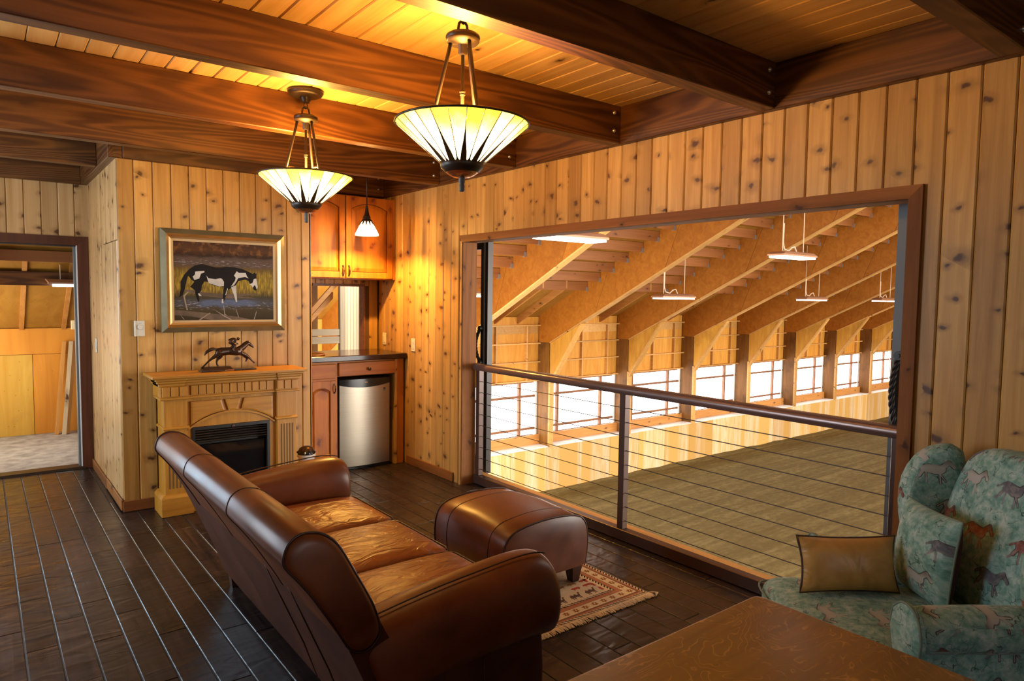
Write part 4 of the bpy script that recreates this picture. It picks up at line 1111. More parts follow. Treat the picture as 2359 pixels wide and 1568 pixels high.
daub('painted_log', [[(285, 920), (400, 930), (620, 975), (860, 1000), (1420, 1000), (1420, 1012), (1120, 1040), (1400, 1075), (900, 1070), (600, 1030), (300, 955)],
                     [(138, 1240), (420, 1270), (800, 1320), (1100, 1365), (1300, 1410), (700, 1410), (400, 1350), (138, 1320)]], 'paint_log', 1)
daub('painted_horse', [[(1380, 665), (1392, 690), (1408, 680), (1405, 740), (1418, 830), (1428, 905), (1415, 930), (1390, 955), (1355, 940), (1335, 880), (1300, 850), (1275, 800), (1220, 775), (1110, 800), (1075, 860), (1010, 895), (960, 930), (930, 980), (900, 1060), (872, 1140), (846, 1140), (868, 1000), (882, 890), (800, 885), (700, 850), (620, 800), (590, 800), (548, 860), (542, 935), (500, 990), (540, 1040), (505, 1030), (508, 1112), (484, 1112), (450, 1000), (445, 935), (376, 878), (440, 800), (400, 770), (350, 705), (330, 760), (300, 900), (262, 1010), (212, 1040), (240, 900), (236, 800), (290, 690), (370, 600), (450, 545), (560, 521), (640, 545), (760, 578), (850, 580), (930, 570), (1050, 580), (1180, 610), (1290, 660), (1345, 690)]], 'paint_black', 2)
daub('white_patch', [[(455, 640), (590, 632), (592, 655), (540, 675), (512, 750), (440, 772), (414, 720), (450, 690)],
                     [(620, 705), (650, 748), (755, 765), (830, 750), (858, 762), (886, 810), (882, 875), (815, 882), (650, 822)],
                     [(1045, 710), (1090, 643), (1125, 670), (1232, 672), (1252, 730), (1278, 760), (1220, 735), (1110, 752), (1085, 800), (1040, 865), (990, 885), (1060, 790), (1070, 745)],
                     [(1360, 772), (1402, 762), (1425, 900), (1405, 935), (1385, 880), (1365, 868), (1345, 905), (1320, 872), (1288, 850), (1340, 830)],
                     [(995, 895), (1070, 868), (1078, 960), (1086, 1128), (1066, 1130), (1035, 1010)],
                     [(848, 1080), (868, 1075), (874, 1145), (844, 1145)], [(900, 1020), (938, 905), (945, 925), (915, 1010)], [(486, 985), (510, 985), (542, 1030), (505, 1025)]], 'paint_white', 3)
daub('painted_twig', [[(270, 1010), (345, 950), (350, 965), (295, 1030), (310, 1130), (335, 1245), (315, 1245), (292, 1140)], [(715, 1235), (900, 1350), (1000, 1405), (975, 1408), (880, 1360)], [(1392, 1280), (1400, 1285), (1362, 1405), (1348, 1405)],
                      [(490, 1400), (660, 1290), (668, 1298), (515, 1405)], [(868, 1180), (878, 1180), (890, 1310), (930, 1345), (880, 1330)], [(1060, 1240), (1068, 1240), (1110, 1370), (1100, 1372)], [(215, 1310), (280, 1390), (268, 1392)]], 'paint_twig', 4)

# ================================================================== SCULPTURE ON THE MANTEL
M['bronze'] = flat('patinated_bronze', (0.042, 0.019, 0.011, 1), 0.28, 0.5, var=0.35)
M['marble'] = flat('dark_brown_marble', (0.055, 0.035, 0.022, 1), 0.25, var=0.6)
sp = thing('racehorse_sculpture', (1.42, 5.20, 0.981), 'small bronze of a jockey on a galloping racehorse standing on the mantel', 'sculpture')
b = MB(); b.cbox(1.228, 1.616, 5.165, 5.245, 0.981, 0.993, 0.002); part('marble_base', b, M['marble'], sp)
b = MB(); b.loft([[(1.240, 5.172, 0.993), (1.450, 5.172, 0.993), (1.450, 5.238, 0.993), (1.240, 5.238, 0.993)], [(1.254, 5.18, 1.016), (1.435, 5.18, 1.013), (1.435, 5.23, 1.013), (1.254, 5.23, 1.016)]]); part('turf', b, M['bronze'], sp, fix=True)
b = MB(); b.cbox(1.392, 1.456, 5.1625, 5.166, 0.984, 0.991, 0.001); part('plaque', b, M['copper'], sp)
def chain(b, pts, rad, seg=10, n=4):
    """smooth swept limb through the given points"""
    P = [Vector(p) for p in pts]; out = []; rr = []
    for i in range(len(P)-1):
        p0, p1, p2, p3 = P[max(i-1, 0)], P[i], P[i+1], P[min(i+2, len(P)-1)]
        for k in range(n):
            s = k/n
            out.append(0.5*((2*p1)+(p2-p0)*s+(2*p0-5*p1+4*p2-p3)*s*s+(3*p1-p0-3*p2+p3)*s**3)); rr.append((rad[i]*(1-s)+rad[i+1]*s)*1.22)
    out.append(P[-1]); rr.append(rad[-1]*1.22)
    b.tube(out, rr, seg)
ys = 5.205
def S(x, z, dy=0): return (x, ys+dy, z)
b = MB()
chain(b, [S(1.345, 1.128), S(1.375, 1.120), S(1.43, 1.123), S(1.49, 1.118), S(1.525, 1.124)], [0.016, 0.027, 0.0235, 0.0265, 0.015])
chain(b, [S(1.50, 1.128), S(1.530, 1.148), S(1.558, 1.170), S(1.575, 1.178)], [0.022, 0.0185, 0.0135, 0.010])
chain(b, [S(1.570, 1.181), S(1.584, 1.165), S(1.603, 1.148), S(1.609, 1.143)], [0.0105, 0.0100, 0.0062, 0.005])
for dy in (-0.006, 0.006): chain(b, [S(1.570, 1.186, dy), S(1.569, 1.198, dy)], [0.0035, 0.0012], 6, 2)
chain(b, [S(1.360, 1.122, -0.012), S(1.345, 1.098, -0.013), S(1.318, 1.080, -0.013), S(1.288, 1.056, -0.012), S(1.258, 1.026, -0.012), S(1.238, 1.006, -0.012)], [0.021, 0.016, 0.0095, 0.0060, 0.0050, 0.0065])
chain(b, [S(1.372, 1.112, 0.010), S(1.374, 1.086, 0.012), S(1.352, 1.062, 0.012), S(1.348, 1.038, 0.012), S(1.357, 1.016, 0.012)], [0.019, 0.014, 0.0078, 0.0052, 0.006])
chain(b, [S(1.512, 1.108, -0.010), S(1.545, 1.090, -0.011), S(1.572, 1.068, -0.011), S(1.594, 1.043, -0.011), S(1.612, 1.028, -0.011)], [0.018, 0.0125, 0.0075, 0.0050, 0.0055])
chain(b, [S(1.515, 1.110, 0.010), S(1.543, 1.084, 0.011), S(1.562, 1.064, 0.011), S(1.556, 1.046, 0.011), S(1.552, 1.038, 0.011)], [0.016, 0.011, 0.0072, 0.005, 0.006])
chain(b, [S(1.345, 1.138), S(1.320, 1.142), S(1.296, 1.133), S(1.275, 1.118), S(1.262, 1.096)], [0.007, 0.010, 0.011, 0.008, 0.003])
chain(b, [S(1.515, 1.150), S(1.540, 1.176), S(1.565, 1.193)], [0.006, 0.007, 0.004], 6)
o = part('horse', b, M['bronze'], sp, 180)
md = o.modifiers.new('skin', 'REMESH'); md.mode = 'VOXEL'; md.voxel_size = 0.0035; md.use_smooth_shade = True
md = o.modifiers.new('soft', 'SMOOTH'); md.factor = 0.5; md.iterations = 2
b = MB()
chain(b, [S(1.438, 1.190), S(1.458, 1.202), S(1.480, 1.203)], [0.0165, 0.0155, 0.012])
chain(b, [S(1.480, 1.205), S(1.490, 1.208)], [0.007, 0.007], 8, 2)
b.ball(S(1.497, 1.211), 0.0115, 12, 8)
chain(b, [S(1.501, 1.216), S(1.512, 1.212)], [0.006, 0.002], 6, 2)
for dy in (-0.020, 0.020):
    chain(b, [S(1.440, 1.188, dy*0.5), S(1.470, 1.166, dy), S(1.456, 1.146, dy*1.3), S(1.452, 1.130, dy*1.4), S(1.466, 1.126, dy*1.4)], [0.012, 0.0095, 0.007, 0.006, 0.004], 8)
    chain(b, [S(1.478, 1.203, dy*0.55), S(1.474, 1.184, dy*0.8), S(1.495, 1.172, dy*0.5)], [0.008, 0.006, 0.0045], 8)
o = part('jockey', b, M['bronze'], sp, 180)
md = o.modifiers.new('skin', 'REMESH'); md.mode = 'VOXEL'; md.voxel_size = 0.003; md.use_smooth_shade = True

# ================================================================== WALL FITTINGS
M['ivory'] = flat('ivory_plastic', (0.62, 0.60, 0.50, 1), 0.35)
M['ivory2'] = flat('cream_plastic', (0.66, 0.58, 0.40, 1), 0.35)
t = thing('thermostat', (0.880, YB-0.01, 1.29), 'ivory wall thermostat with a round dial left of the horse painting', 'thermostat')
b = MB(); b.cbox(0.848, 0.912, YB-0.026, YB-0.0005, 1.236, 1.346, 0.003); part('plate', b, M['ivory'], t)
b = MB(); b.cbox(0.848, 0.857, YB-0.030, YB-0.026, 1.236, 1.346, 0.001); part('edge', b, M['ivory'], t)
b = MB(); b.lathe([(0, 0.016), (0.014, 0.016), (0.016, 0.013), (0.0165, 0)], 0, 0, 24); b.tf(lambda p: (p.x+0.884, YB-0.026-p.z, p.y+1.300)); part('dial', b, M['ivory'], t, 50, fix=True)
b = MB(); b.box(0.874, 0.892, YB-0.0266, YB-0.026, 1.3265, 1.3285); part('marking', b, M['grey_steel'], t)
def plate(name, yc, zc, lab, cat, toggles):
    t = thing(name, (XR, yc, zc), lab, cat)
    b = MB(); b.cbox(XR-0.008, XR-0.0004, yc-0.035, yc+0.035, zc-0.058, zc+0.058, 0.003); part('plate', b, M['ivory2'], t)
    if toggles:
        b = MB(); b.cbox(XR-0.013, XR-0.006, yc-0.017, yc+0.017, zc-0.033, zc+0.033, 0.003); part('rocker', b, M['ivory2'], t)
    else:
        for dz in (-0.022, 0.022):
            b = MB(); b.cbox(XR-0.011, XR-0.006, yc-0.016, yc+0.016, zc+dz-0.015, zc+dz+0.015, 0.004); part('socket', b, M['ivory2'], t)
            for dy in (-0.006, 0.006):
                b = MB(); b.box(XR-0.0114, XR-0.0106, yc+dy-0.001, yc+dy+0.001, zc+dz-0.004, zc+dz+0.006); part('slot', b, M['fire_black'], t)
plate('wall_outlet', 5.396, 1.10, 'cream wall outlet on the boards above the end of the bar counter, nearer the opening', 'outlet', False)
plate('light_switch', 5.950, 1.125, 'cream wall switch inside the bar alcove behind the counter', 'switch', True)
t = thing('light_switch', (XS, 6.575, 1.10), 'pale switch plate on the narrow return wall beside the doorway', 'switch')
b = MB(); b.cbox(XS-0.008, XS-0.0004, 6.54, 6.61, 1.04, 1.16, 0.003); part('plate', b, M['ivory'], t)
b = MB(); b.cbox(XS-0.013, XS-0.006, 6.56, 6.59, 1.07, 1.13, 0.003); part('rocker', b, M['ivory'], t)

# ================================================================== WET BAR
CB = dict(c_light=(0.55, 0.215, 0.022, 1), c_dark=(0.36, 0.115, 0.009, 1), across=18, along=1.2, rough=0.48, vary=0.08, bump=0.04, kcol=(0.16, 0.035, 0.010, 1), kscale=(5, 5, 4))
M['cab_z'] = wood('knotty_cabinet_pine', axis='Z', knots=0.42, **CB); M['cab_x'] = wood('knotty_cabinet_pine_level', axis='X', knots=0.2, **CB)
M['cab_in'] = flat('cabinet_shadow_gap', (0.10, 0.035, 0.012, 1), 0.6)
def arched_door(par, x0, x1, z0, z1, y, arch, name='door'):
    """stile and rail door with a raised panel whose top is arched; front face at y"""
    st = 0.055
    r = thing_part = None
    b = MB()
    b.cbox(x0, x0+st, y, y+0.02, z0, z1, 0.003); b.cbox(x1-st, x1, y, y+0.02, z0, z1, 0.003); b.cbox(x0+st, x1-st, y, y+0.02, z0, z0+st, 0.003)
    n = 12; xs_ = [x0+st+(x1-x0-2*st)*k/n for k in range(n+1)]; xc = (x0+x1)/2; hw = (x1-x0)/2-st
    top = [(x, z1-st-arch*((x-xc)/hw)**2) for x in xs_]
    b.prism([(x0+st, z1)]+[(x1-st, z1)]+top[::-1], 'Y', y, y+0.02)
    d = part(name, b, M['cab_z'], par, fix=True)
    g = 0.006
    pan = [(x0+st+g, z0+st+g), (x1-st-g, z0+st+g)]+[(max(x0+st+g, min(x1-st-g, x)), z-g) for x, z in top[::-1]]
    cx, cz = xc, (z0+z1)/2
    inn = [(x+(cx-x)*0.16, z+(cz-z)*(0.16*(x1-x0)/(z1-z0))) for x, z in pan]
    b = MB(); b.loft([[(x, y+0.019, z) for x, z in pan], [(x, y+0.013, z) for x, z in pan], [(x, y+0.004, z) for x, z in inn]]); part('panel', b, M['cab_z'], d, fix=True)
    return d
def pull(par, x, y, z0, z1):
    b = MB(); zm = (z0+z1)/2
    b.tube([(x, y+0.001, z1), (x, y-0.022, z1-0.012), (x, y-0.026, zm), (x, y-0.022, z0+0.012), (x, y+0.001, z0)], [0.005, 0.0045, 0.006, 0.0045, 0.005], 8)
    for z in (z0, z1): b.tube([(x, y-0.001, z), (x, y-0.005, z)], 0.008, 8)
    b.ball((x, y-0.026, zm), 0.008, 8, 5); part('handle', b, M['oldbronze'], par, 60)
YU = 5.735
uc = thing('upper_cabinet', (2.60, 5.9, 1.70), 'orange pine upper cabinet with two arched doors over the wet bar', 'cabinet')
b = MB(); b.box(2.134, 3.062, YU+0.021, YK-0.004, 1.685, 2.425); b.box(3.045, 3.076, YU+0.012, YK-0.004, 1.685, 2.425); part('carcass', b, M['cab_z'], uc)
b = MB(); b.box(2.140, 3.05, YU+0.018, YU+0.0212, 1.69, 2.42); part('face_frame', b, M['cab_in'], uc)
d1 = arched_door(uc, 2.138, 2.578, 1.692, 2.418, YU, 0.05); d2 = arched_door(uc, 2.588, 3.048, 1.692, 2.418, YU, 0.05)
pull(d1, 2.556, YU, 1.715, 1.80); pull(d2, 2.612, YU, 1.715, 1.80)
# worktop
M['granite'] = flat('dark_polished_counter', (0.030, 0.012, 0.008, 1), 0.14, spec=0.25, var=0.5)
b = MB(); b.cbox(2.134, 3.074, 5.50, YK-0.002, 0.972, 1.020, 0.006); o = part('bar_counter', b, M['granite']); tag(o, 'dark polished counter of the wet bar running into the alcove window', 'counter')
t = thing('bar_sink', (2.27, 5.75, 1.02), 'copper coloured bar sink rim set in the dark counter, half hidden by the wall end', 'sink')
b = MB(); b.tube([(2.27+0.105*math.cos(2*PI*k/32), 5.74+0.13*math.sin(2*PI*k/32), 1.024) for k in range(32)], 0.006, 6, closed=True); part('rim', b, M['copper'], t, 180)
b = MB(); b.lathe([(1.0, 1.0245), (0.9, 1.0225), (0.3, 1.0212), (0, 1.0210)], 0, 0, 32); b.tf(lambda p: (2.27+p.x*0.10, 5.74+p.y*0.125, p.z)); part('bowl', b, M['oldbronze'], t, 60)
t = thing('bar_faucet', (2.29, 5.93, 1.02), 'dark bronze gooseneck faucet peeking from behind the wall end at the bar', 'faucet')
b = MB(); chain(b, [(2.265, 5.95, 1.021), (2.265, 5.95, 1.09), (2.270, 5.92, 1.118), (2.28, 5.87, 1.116), (2.283, 5.85, 1.09)], [0.011, 0.009, 0.008, 0.008, 0.009], 10); part('spout', b, M['oldbronze'], t, 180)
b = MB(); b.lathe([(0.024, 1.0205), (0.022, 1.03), (0.012, 1.036), (0, 1.036)], 2.265, 5.95, 16); part('flange', b, M['oldbronze'], t, 60)
# base cabinet: door unit on the left, drawer over the refrigerator niche on the right
YL = 5.535
bc = thing('base_cabinet', (2.28, 5.8, 0), 'orange pine base cabinet with an arched door left of the small refrigerator', 'cabinet')
b = MB(); b.box(2.134, 2.420, YL+0.021, YK-0.004, 0.09, 0.971); part('carcass', b, M['cab_z'], bc)
b = MB(); b.box(2.134, 2.420, YL+0.07, YL+0.09, 0.001, 0.09); part('toe_kick', b, M['cab_in'], bc)
b = MB(); b.box(2.138, 2.416, YL+0.018, YL+0.0212, 0.10, 0.968); part('face_frame', b, M['cab_z'], bc)
b = MB(); b.cbox(2.136, 2.402, YL, YL+0.02, 0.825, 0.950, 0.005); part('drawer_front', b, M['cab_x'], bc)
d = arched_door(bc, 2.136, 2.404, 0.10, 0.806, YL, 0.035); pull(d, 2.384, YL, 0.70, 0.775)
dc = thing('drawer_cabinet', (2.73, 5.8, 0), 'orange pine drawer unit with side panel bridging over the small refrigerator', 'cabinet')
b = MB(); b.box(2.421, 2.990, YL+0.021, YK-0.004, 0.835, 0.971); part('carcass', b, M['cab_x'], dc)
b = MB(); b.cbox(2.428, 2.972, YL, YL+0.02, 0.838, 0.955, 0.005); dr = part('drawer', b, M['cab_x'], dc)
b = MB(); b.lathe([(0.006, 0), (0.006, 0.012), (0.014, 0.018), (0.015, 0.026), (0.009, 0.032), (0, 0.033)], 0, 0, 16); b.tf(lambda p: (p.x+2.705, YL-p.z, p.y+0.893)); part('knob', b, M['oldbronze'], dr, 60, fix=True)
b = MB(); b.cbox(2.968, 2.992, YL+0.004, YK-0.004, 0.001, 0.97, 0.002); part('end_panel', b, M['pine'], dc)
b = MB(); b.cbox(2.992, 3.062, YL+0.012, YL+0.032, 0.001, 0.97, 0.002); part('filler_strip', b, M['cab_z'], dc)
# refrigerator
def brushed():
    n = N('brushed_steel_door'); v = n.coords()
    g = n.noise(n.vm('MULTIPLY', v, (3, 3, 260)), 1.0, 2)
    n.out(n.mix(n.rng(g, 0.3, 0.7), (0.34, 0.295, 0.235, 1), (0.39, 0.34, 0.27, 1)), n.rng(g, 0.3, 0.7, 0.32, 0.38), 0.95)
    return n.m
M['brushed'] = brushed()
M['black_gloss'] = flat('black_gloss_plastic', (0.008, 0.007, 0.007, 1), 0.18)
rf = thing('bar_refrigerator', (2.68, 5.8, 0), 'compact refrigerator with brushed steel door and black top under the bar counter', 'refrigerator')
b = MB(); b.cbox(2.437, 2.925, 5.60, 6.05, 0.012, 0.822, 0.004); part('body', b, M['black_gloss'], rf)
def curved(x0, x1, z0, z1, yb, bow, low_bow=0.0, n=12):
    b = MB(); loops = []
    for k in range(n+1):
        s = k/n; x = x0+(x1-x0)*s; q = 1-(2*s-1)**2
        y = yb-bow*q; zt = z1-low_bow*q
        loops.append([(x, 5.60, z0), (x, y, z0), (x, y, zt), (x, 5.60, zt)])
    b.loft(loops); return b
b = curved(2.440, 2.922, 0.035, 0.755, 5.555, 0.025, 0.025); part('door', b, M['brushed'], rf, 40, fix=True)
b = MB(); n = 12; loops = []
for k in range(n+1):
    s = k/n; x = 2.438+(2.924-2.438)*s; q = 1-(2*s-1)**2; y = 5.553-0.027*q
    loops.append([(x, 5.60, 0.757-0.025*q), (x, y, 0.757-0.025*q), (x, y, 0.805), (x, y+0.012, 0.815), (x, 5.60, 0.818)])
b.loft(loops); tp = part('door_cap', b, M['black_gloss'], rf, 40, fix=True)
b = MB(); b.cbox(2.665, 2.692, 5.5245, 5.528, 0.774, 0.7785, 0.001); part('nameplate', b, M['copper'], tp)
b = MB(); b.cbox(2.855, 2.874, 5.542, 5.546, 0.700, 0.716, 0.0005); part('sticker', b, M['black_steel'], rf)
b = MB(); b.cbox(2.855, 2.874, 5.542, 5.546, 0.686, 0.6995, 0.0005); part('sticker', b, M['grey_steel'], rf)
b = MB(); b.box(2.445, 2.918, 5.57, 5.61, 0.001, 0.030); part('toe_grille', b, M['black_gloss'], rf)
# lidded canister by the mantel
M['whitepot'] = flat('white_glazed_pot', (0.62, 0.60, 0.58, 1), 0.3)
M['glassdome'] = None
n = N('clear_dome_glass'); n.out((1, 1, 1, 1), 0.03); n.b.inputs['Transmission Weight'].default_value = 1.0; n.b.inputs['IOR'].default_value = 1.3; M['glassdome'] = n.m
cx, cy = 2.005, 5.20
t = thing('glass_lidded_canister', (cx, cy, 0), 'white canister with a dark glossy glass lid between mantel and sofa arm', 'canister')
b = MB(); b.lathe([(0, 0.001), (0.058, 0.001), (0.060, 0.01), (0.062, 0.262), (0.070, 0.270), (0.070, 0.286), (0.060, 0.290), (0.0, 0.288)], cx, cy, 28); part('pot', b, M['whitepot'], t, 45)
b = MB(); b.lathe([(0.066, 0.288), (0.067, 0.310), (0.060, 0.318), (0.0, 0.320)], cx, cy, 28); part('lid_band', b, M['black_gloss'], t, 45)
b = MB(); b.lathe([(0.060, 0.319), (0.050, 0.336), (0.028, 0.348), (0, 0.351)], cx, cy, 28); part('lid', b, M['bronze'], t, 60)
for k in range(9):
    a = k*0.7; b = MB(); b.ball((cx+0.066*math.cos(a), cy+0.066*math.sin(a), 0.304), 0.009, 8, 5); part('stud', b, M['black_gloss' if k % 3 else 'bolt'], t, 180)
# ================================================================== LEATHER
def leather(name, a, b_, rough=0.36):
    n = N(name); v = n.coords()
    m_ = n.noise(v, 3.5, 4, 0.6, 0.4); f = n.noise(v, 11, 2, 0.5)
    col = n.ramp(m_, (0.30, b_), (0.70, a))
    col = n.mix(n.rng(f, 0.35, 0.7, 0.0, 0.18), col, tuple(x*0.7 for x in b_[:3])+(1,))
    n.out(col, n.rng(m_, 0.3, 0.7, rough-0.05, rough+0.07), spec=0.42)
    n.bump(n.noise(v, 6, 2), 0.05, 0.01)
    return n.m
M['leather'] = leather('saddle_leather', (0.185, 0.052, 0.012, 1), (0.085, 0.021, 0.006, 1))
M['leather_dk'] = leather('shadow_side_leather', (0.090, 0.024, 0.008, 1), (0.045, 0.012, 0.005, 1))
def creased():
    n = N('creased_seat_leather'); v = n.coords()
    m_ = n.noise(v, 3.0, 4, 0.6, 0.5)
    col = n.ramp(m_, (0.30, (0.15, 0.040, 0.008, 1)), (0.70, (0.27, 0.082, 0.016, 1)))
    wr = n.noise(n.vm('MULTIPLY', v, (7, 15, 6)), 1.0, 3, 0.55, 1.4)
    n.out(col, 0.36, spec=0.5); n.bump(wr, 0.55, 0.022)
    return n.m
M['leather_seat'] = creased()
M['piping'] = flat('dark_leather_piping', (0.035, 0.010, 0.006, 1), 0.4)
M['foot'] = flat('dark_wooden_foot', (0.045, 0.016, 0.010, 1), 0.35)

def catmull(P, n=6, closed=False):
    P = [Vector(p) for p in P]; out = []; m_ = len(P)
    rngi = range(m_) if closed else range(m_-1)
    for i in rngi:
        g = (lambda j: P[j % m_]) if closed else (lambda j: P[max(0, min(m_-1, j))])
        p0, p1, p2, p3 = g(i-1), g(i), g(i+1), g(i+2)
        for k in range(n):
            s = k/n
            out.append(0.5*((2*p1)+(p2-p0)*s+(2*p0-5*p1+4*p2-p3)*s*s+(3*p1-p0-3*p2+p3)*s**3))
    if not closed: out.append(P[-1])
    return out
# ------------------------------------------------------------------ sofa
sofa = thing('leather_sofa', (1.15, 2.75, 0), 'brown leather three seat sofa with rolled back and arms, seen from behind', 'sofa')
Y0, Y1 = 1.765, 3.44
prof = [(0.617, 0.838), (0.630, 0.880), (0.664, 0.902), (0.706, 0.899), (0.742, 0.880), (0.776, 0.842), (0.818, 0.765), (0.860, 0.686), (0.885, 0.630), (0.900, 0.560), (0.860, 0.520), (0.810, 0.535), (0.770, 0.600), (0.700, 0.715), (0.655, 0.778), (0.628, 0.812)]
pf = [tuple(p) for p in catmull([(a, 0, b) for a, b in prof], 3, True)]
cxp = sum(p[0] for p in pf)/len(pf); czp = sum(p[2] for p in pf)/len(pf)
def ring(y, s): return [(cxp+(p[0]-cxp)*s, y, czp+(p[2]-czp)*s) for p in pf]
b = MB(); b.loft([ring(Y0-0.010, 0.55), ring(Y0-0.009, 0.80), ring(Y0-0.004, 0.95), ring(Y0+0.008, 1.0), ring(2.30, 1.0), ring(2.89, 1.0), ring(Y1-0.01, 1.0), ring(Y1+0.006, 0.95), ring(Y1+0.012, 0.75)])
back = part('back_roll', b, M['leather'], sofa, 55, fix=True)
for y, s in ((Y0+0.004, 1.006), (2.30, 1.001), (2.89, 1.001), (Y1-0.006, 1.006)):
    b = MB(); b.tube(ring(y, s), 0.0042 if y in (Y0+0.004, Y1-0.006) else 0.0026, 6, closed=True); part('piping', b, M['piping'], back, 180)
# outside back below the roll
b = MB()
loops = []
for y in (Y0+0.012, 2.1, 2.7, 3.3, 3.73):
    loops.append([(0.988, y, 0.075), (0.935, y, 0.23), (0.850, y, 0.43), (0.790, y, 0.57), (0.735, y, 0.67), (0.86, y, 0.68), (0.95, y, 0.50), (1.06, y, 0.20), (1.08, y, 0.075)])
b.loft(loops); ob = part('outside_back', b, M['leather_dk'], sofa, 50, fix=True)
for y in (2.22, 2.46):
    b = MB(); b.tube([(0.9865, y, 0.08), (0.933, y, 0.23), (0.848, y, 0.43), (0.789, y, 0.57)], 0.0022, 6); part('seam', b, M['piping'], ob, 180)
# inside back cushions
for k in range(3):
    ya, yb2 = 1.985+0.507*k, 1.985+0.507*(k+1)-0.008
    b = MB(); L = []
    for s, ins in ((0.0, 0.04), (0.06, 0.008), (0.5, 0.0), (0.94, 0.008), (1.0, 0.04)):
        y = ya+(yb2-ya)*s
        L.append([(0.86+ins*0.3, y, 0.43+ins*0.3), (0.99-ins*0.6, y, 0.43+ins*0.3), (1.005-ins*0.9, y, 0.54), (0.965-ins*0.8, y, 0.66), (0.87-ins*0.5, y, 0.775-ins), (0.79, y, 0.80-ins), (0.80, y, 0.60)])
    b.loft(L); part('back_cushion', b, M['leather_seat'], sofa, 60, subsurf=1, fix=True)
def cushion(x0, x1, y0, y1, z0, z1, crown):
    b = MB(); nx, ny = 9, 9; V = []; F = []
    def h(u, v_): return crown*(1-abs(u)**2.6)*(1-abs(v_)**2.6)
    def e(u): return math.copysign(1-(1-abs(u))**1.0, u)
    top = []; bot = []
    gu = [-1, -0.94, -0.80, -0.5, 0, 0.5, 0.80, 0.94, 1]
    loops = []
    for side in (0, 1):
        for i, u in enumerate(gu):
            for j, v_ in enumerate(gu):
                ins = 0.0
                x = (x0+x1)/2+(x1-x0)/2*u; y = (y0+y1)/2+(y1-y0)/2*v_
                edge = max(abs(u), abs(v_))
                r = 0.0 if edge < 0.94 else (0.022 if edge >= 1 else 0.006)
                z = (z1+h(u, v_)-r) if side == 0 else (z0+(r if edge > 0.9 else 0))
                V.append((x, y, z))
    n = len(gu)
    for i in range(n-1):
        for j in range(n-1):
            a = i*n+j; F.append((a, a+n, a+n+1, a+1)); a += n*n; F.append((a, a+1, a+n+1, a+n))
    ringi = [(0, j) for j in range(n)]+[(i, n-1) for i in range(1, n)]+[(n-1, j) for j in range(n-2, -1, -1)]+[(i, 0) for i in range(n-2, 0, -1)]
    for k in range(len(ringi)):
        p, q = ringi[k], ringi[(k+1) % len(ringi)]
        a, c = p[0]*n+p[1], q[0]*n+q[1]
        F.append((a, c, c+n*n, a+n*n))
    b.add(V, F); return b
for k in range(3):
    ya, yb2 = 1.985+0.507*k, 1.985+0.507*(k+1)-0.005
    b = cushion(0.955, 1.615, ya, yb2, 0.315, 0.442, 0.030); sc_ = part('seat_cushion', b, M['leather_seat'], sofa, 60, subsurf=1, fix=True)
    b = MB(); b.tube([(0.98, yb2, 0.428), (1.56, yb2, 0.428), (1.600, yb2-0.012, 0.428), (1.612, yb2-0.04, 0.428), (1.614, ya+0.04, 0.428), (1.600, ya+0.012, 0.428)], 0.0042, 6); part('piping', b, M['piping'], sc_, 180)
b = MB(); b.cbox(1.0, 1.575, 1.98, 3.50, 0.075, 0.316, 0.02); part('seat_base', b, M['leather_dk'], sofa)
# arms: rolled pad over a recessed side
def arm(yc, out, lab):
    """yc: middle of the roll; out: -1 = near side, +1 = far side"""
    sec = [(0.075, 0.34), (0.098, 0.44), (0.100, 0.52), (0.080, 0.585), (0.030, 0.618), (-0.035, 0.616), (-0.090, 0.580), (-0.118, 0.515), (-0.122, 0.440), (-0.105, 0.375), (-0.072, 0.335), (0.0, 0.32)]
    def ringx(x, s, dz=0.0, sy=1.0):
        return [(x, yc+(-out)*(a*s*sy), 0.47+(z-0.47)*s+dz) for a, z in sec]
    b = MB()
    st = [(0.815, 0.72, -0.045), (0.827, 0.86, -0.042), (0.86, 0.94, -0.036), (0.95, 0.96, -0.022), (1.12, 1.0, -0.004), (1.30, 1.03, 0.008), (1.45, 1.05, 0.016), (1.535, 1.05, 0.014), (1.585, 1.02, 0.006), (1.607, 0.94, -0.004), (1.615, 0.78, -0.010), (1.617, 0.4, -0.012)]
    b.loft([[(p[0]+max(0, 1.0-max(0, (x-0.815)/0.2))*(0.585-p[2])*0.42, p[1], p[2]) for p in ringx(x, s, dz)] for x, s, dz in st])
    a_ = part('arm', b, M['leather'], sofa, 60, subsurf=2, fix=True)
    # piping along the top shoulder and round the front face
    pts = [(x, yc+out*0.040*s, 0.47+(0.617-0.47)*s+dz+0.0015) for x, s, dz in st[2:9]]
    b = MB(); b.tube(catmull(pts, 4), 0.0032, 6); part('piping', b, M['piping'], a_, 180)
    b = MB(); L = []
    for x, s in ((1.02, 1.0), (1.50, 1.0), (1.545, 0.97), (1.56, 0.9)):
        L.append([(x, yc+out*0.072*s, 0.070), (x, yc+out*0.076*s, 0.22), (x, yc+out*0.064*s, 0.36), (x, yc-out*0.06*s, 0.36), (x, yc-out*0.06*s, 0.070)])
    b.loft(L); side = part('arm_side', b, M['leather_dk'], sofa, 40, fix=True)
    b = MB(); b.tube([(1.30, yc+out*0.0735, 0.08), (1.30, yc+out*0.0775, 0.22), (1.30, yc+out*0.066, 0.345)], 0.002, 6); b.tube([(1.075, yc+out*0.0735, 0.08), (1.075, yc+out*0.0775, 0.22), (1.075, yc+out*0.066, 0.345)], 0.002, 6); part('seam', b, M['piping'], side, 180)
arm(1.868, -1, 'near'); arm(3.605, 1, 'far')
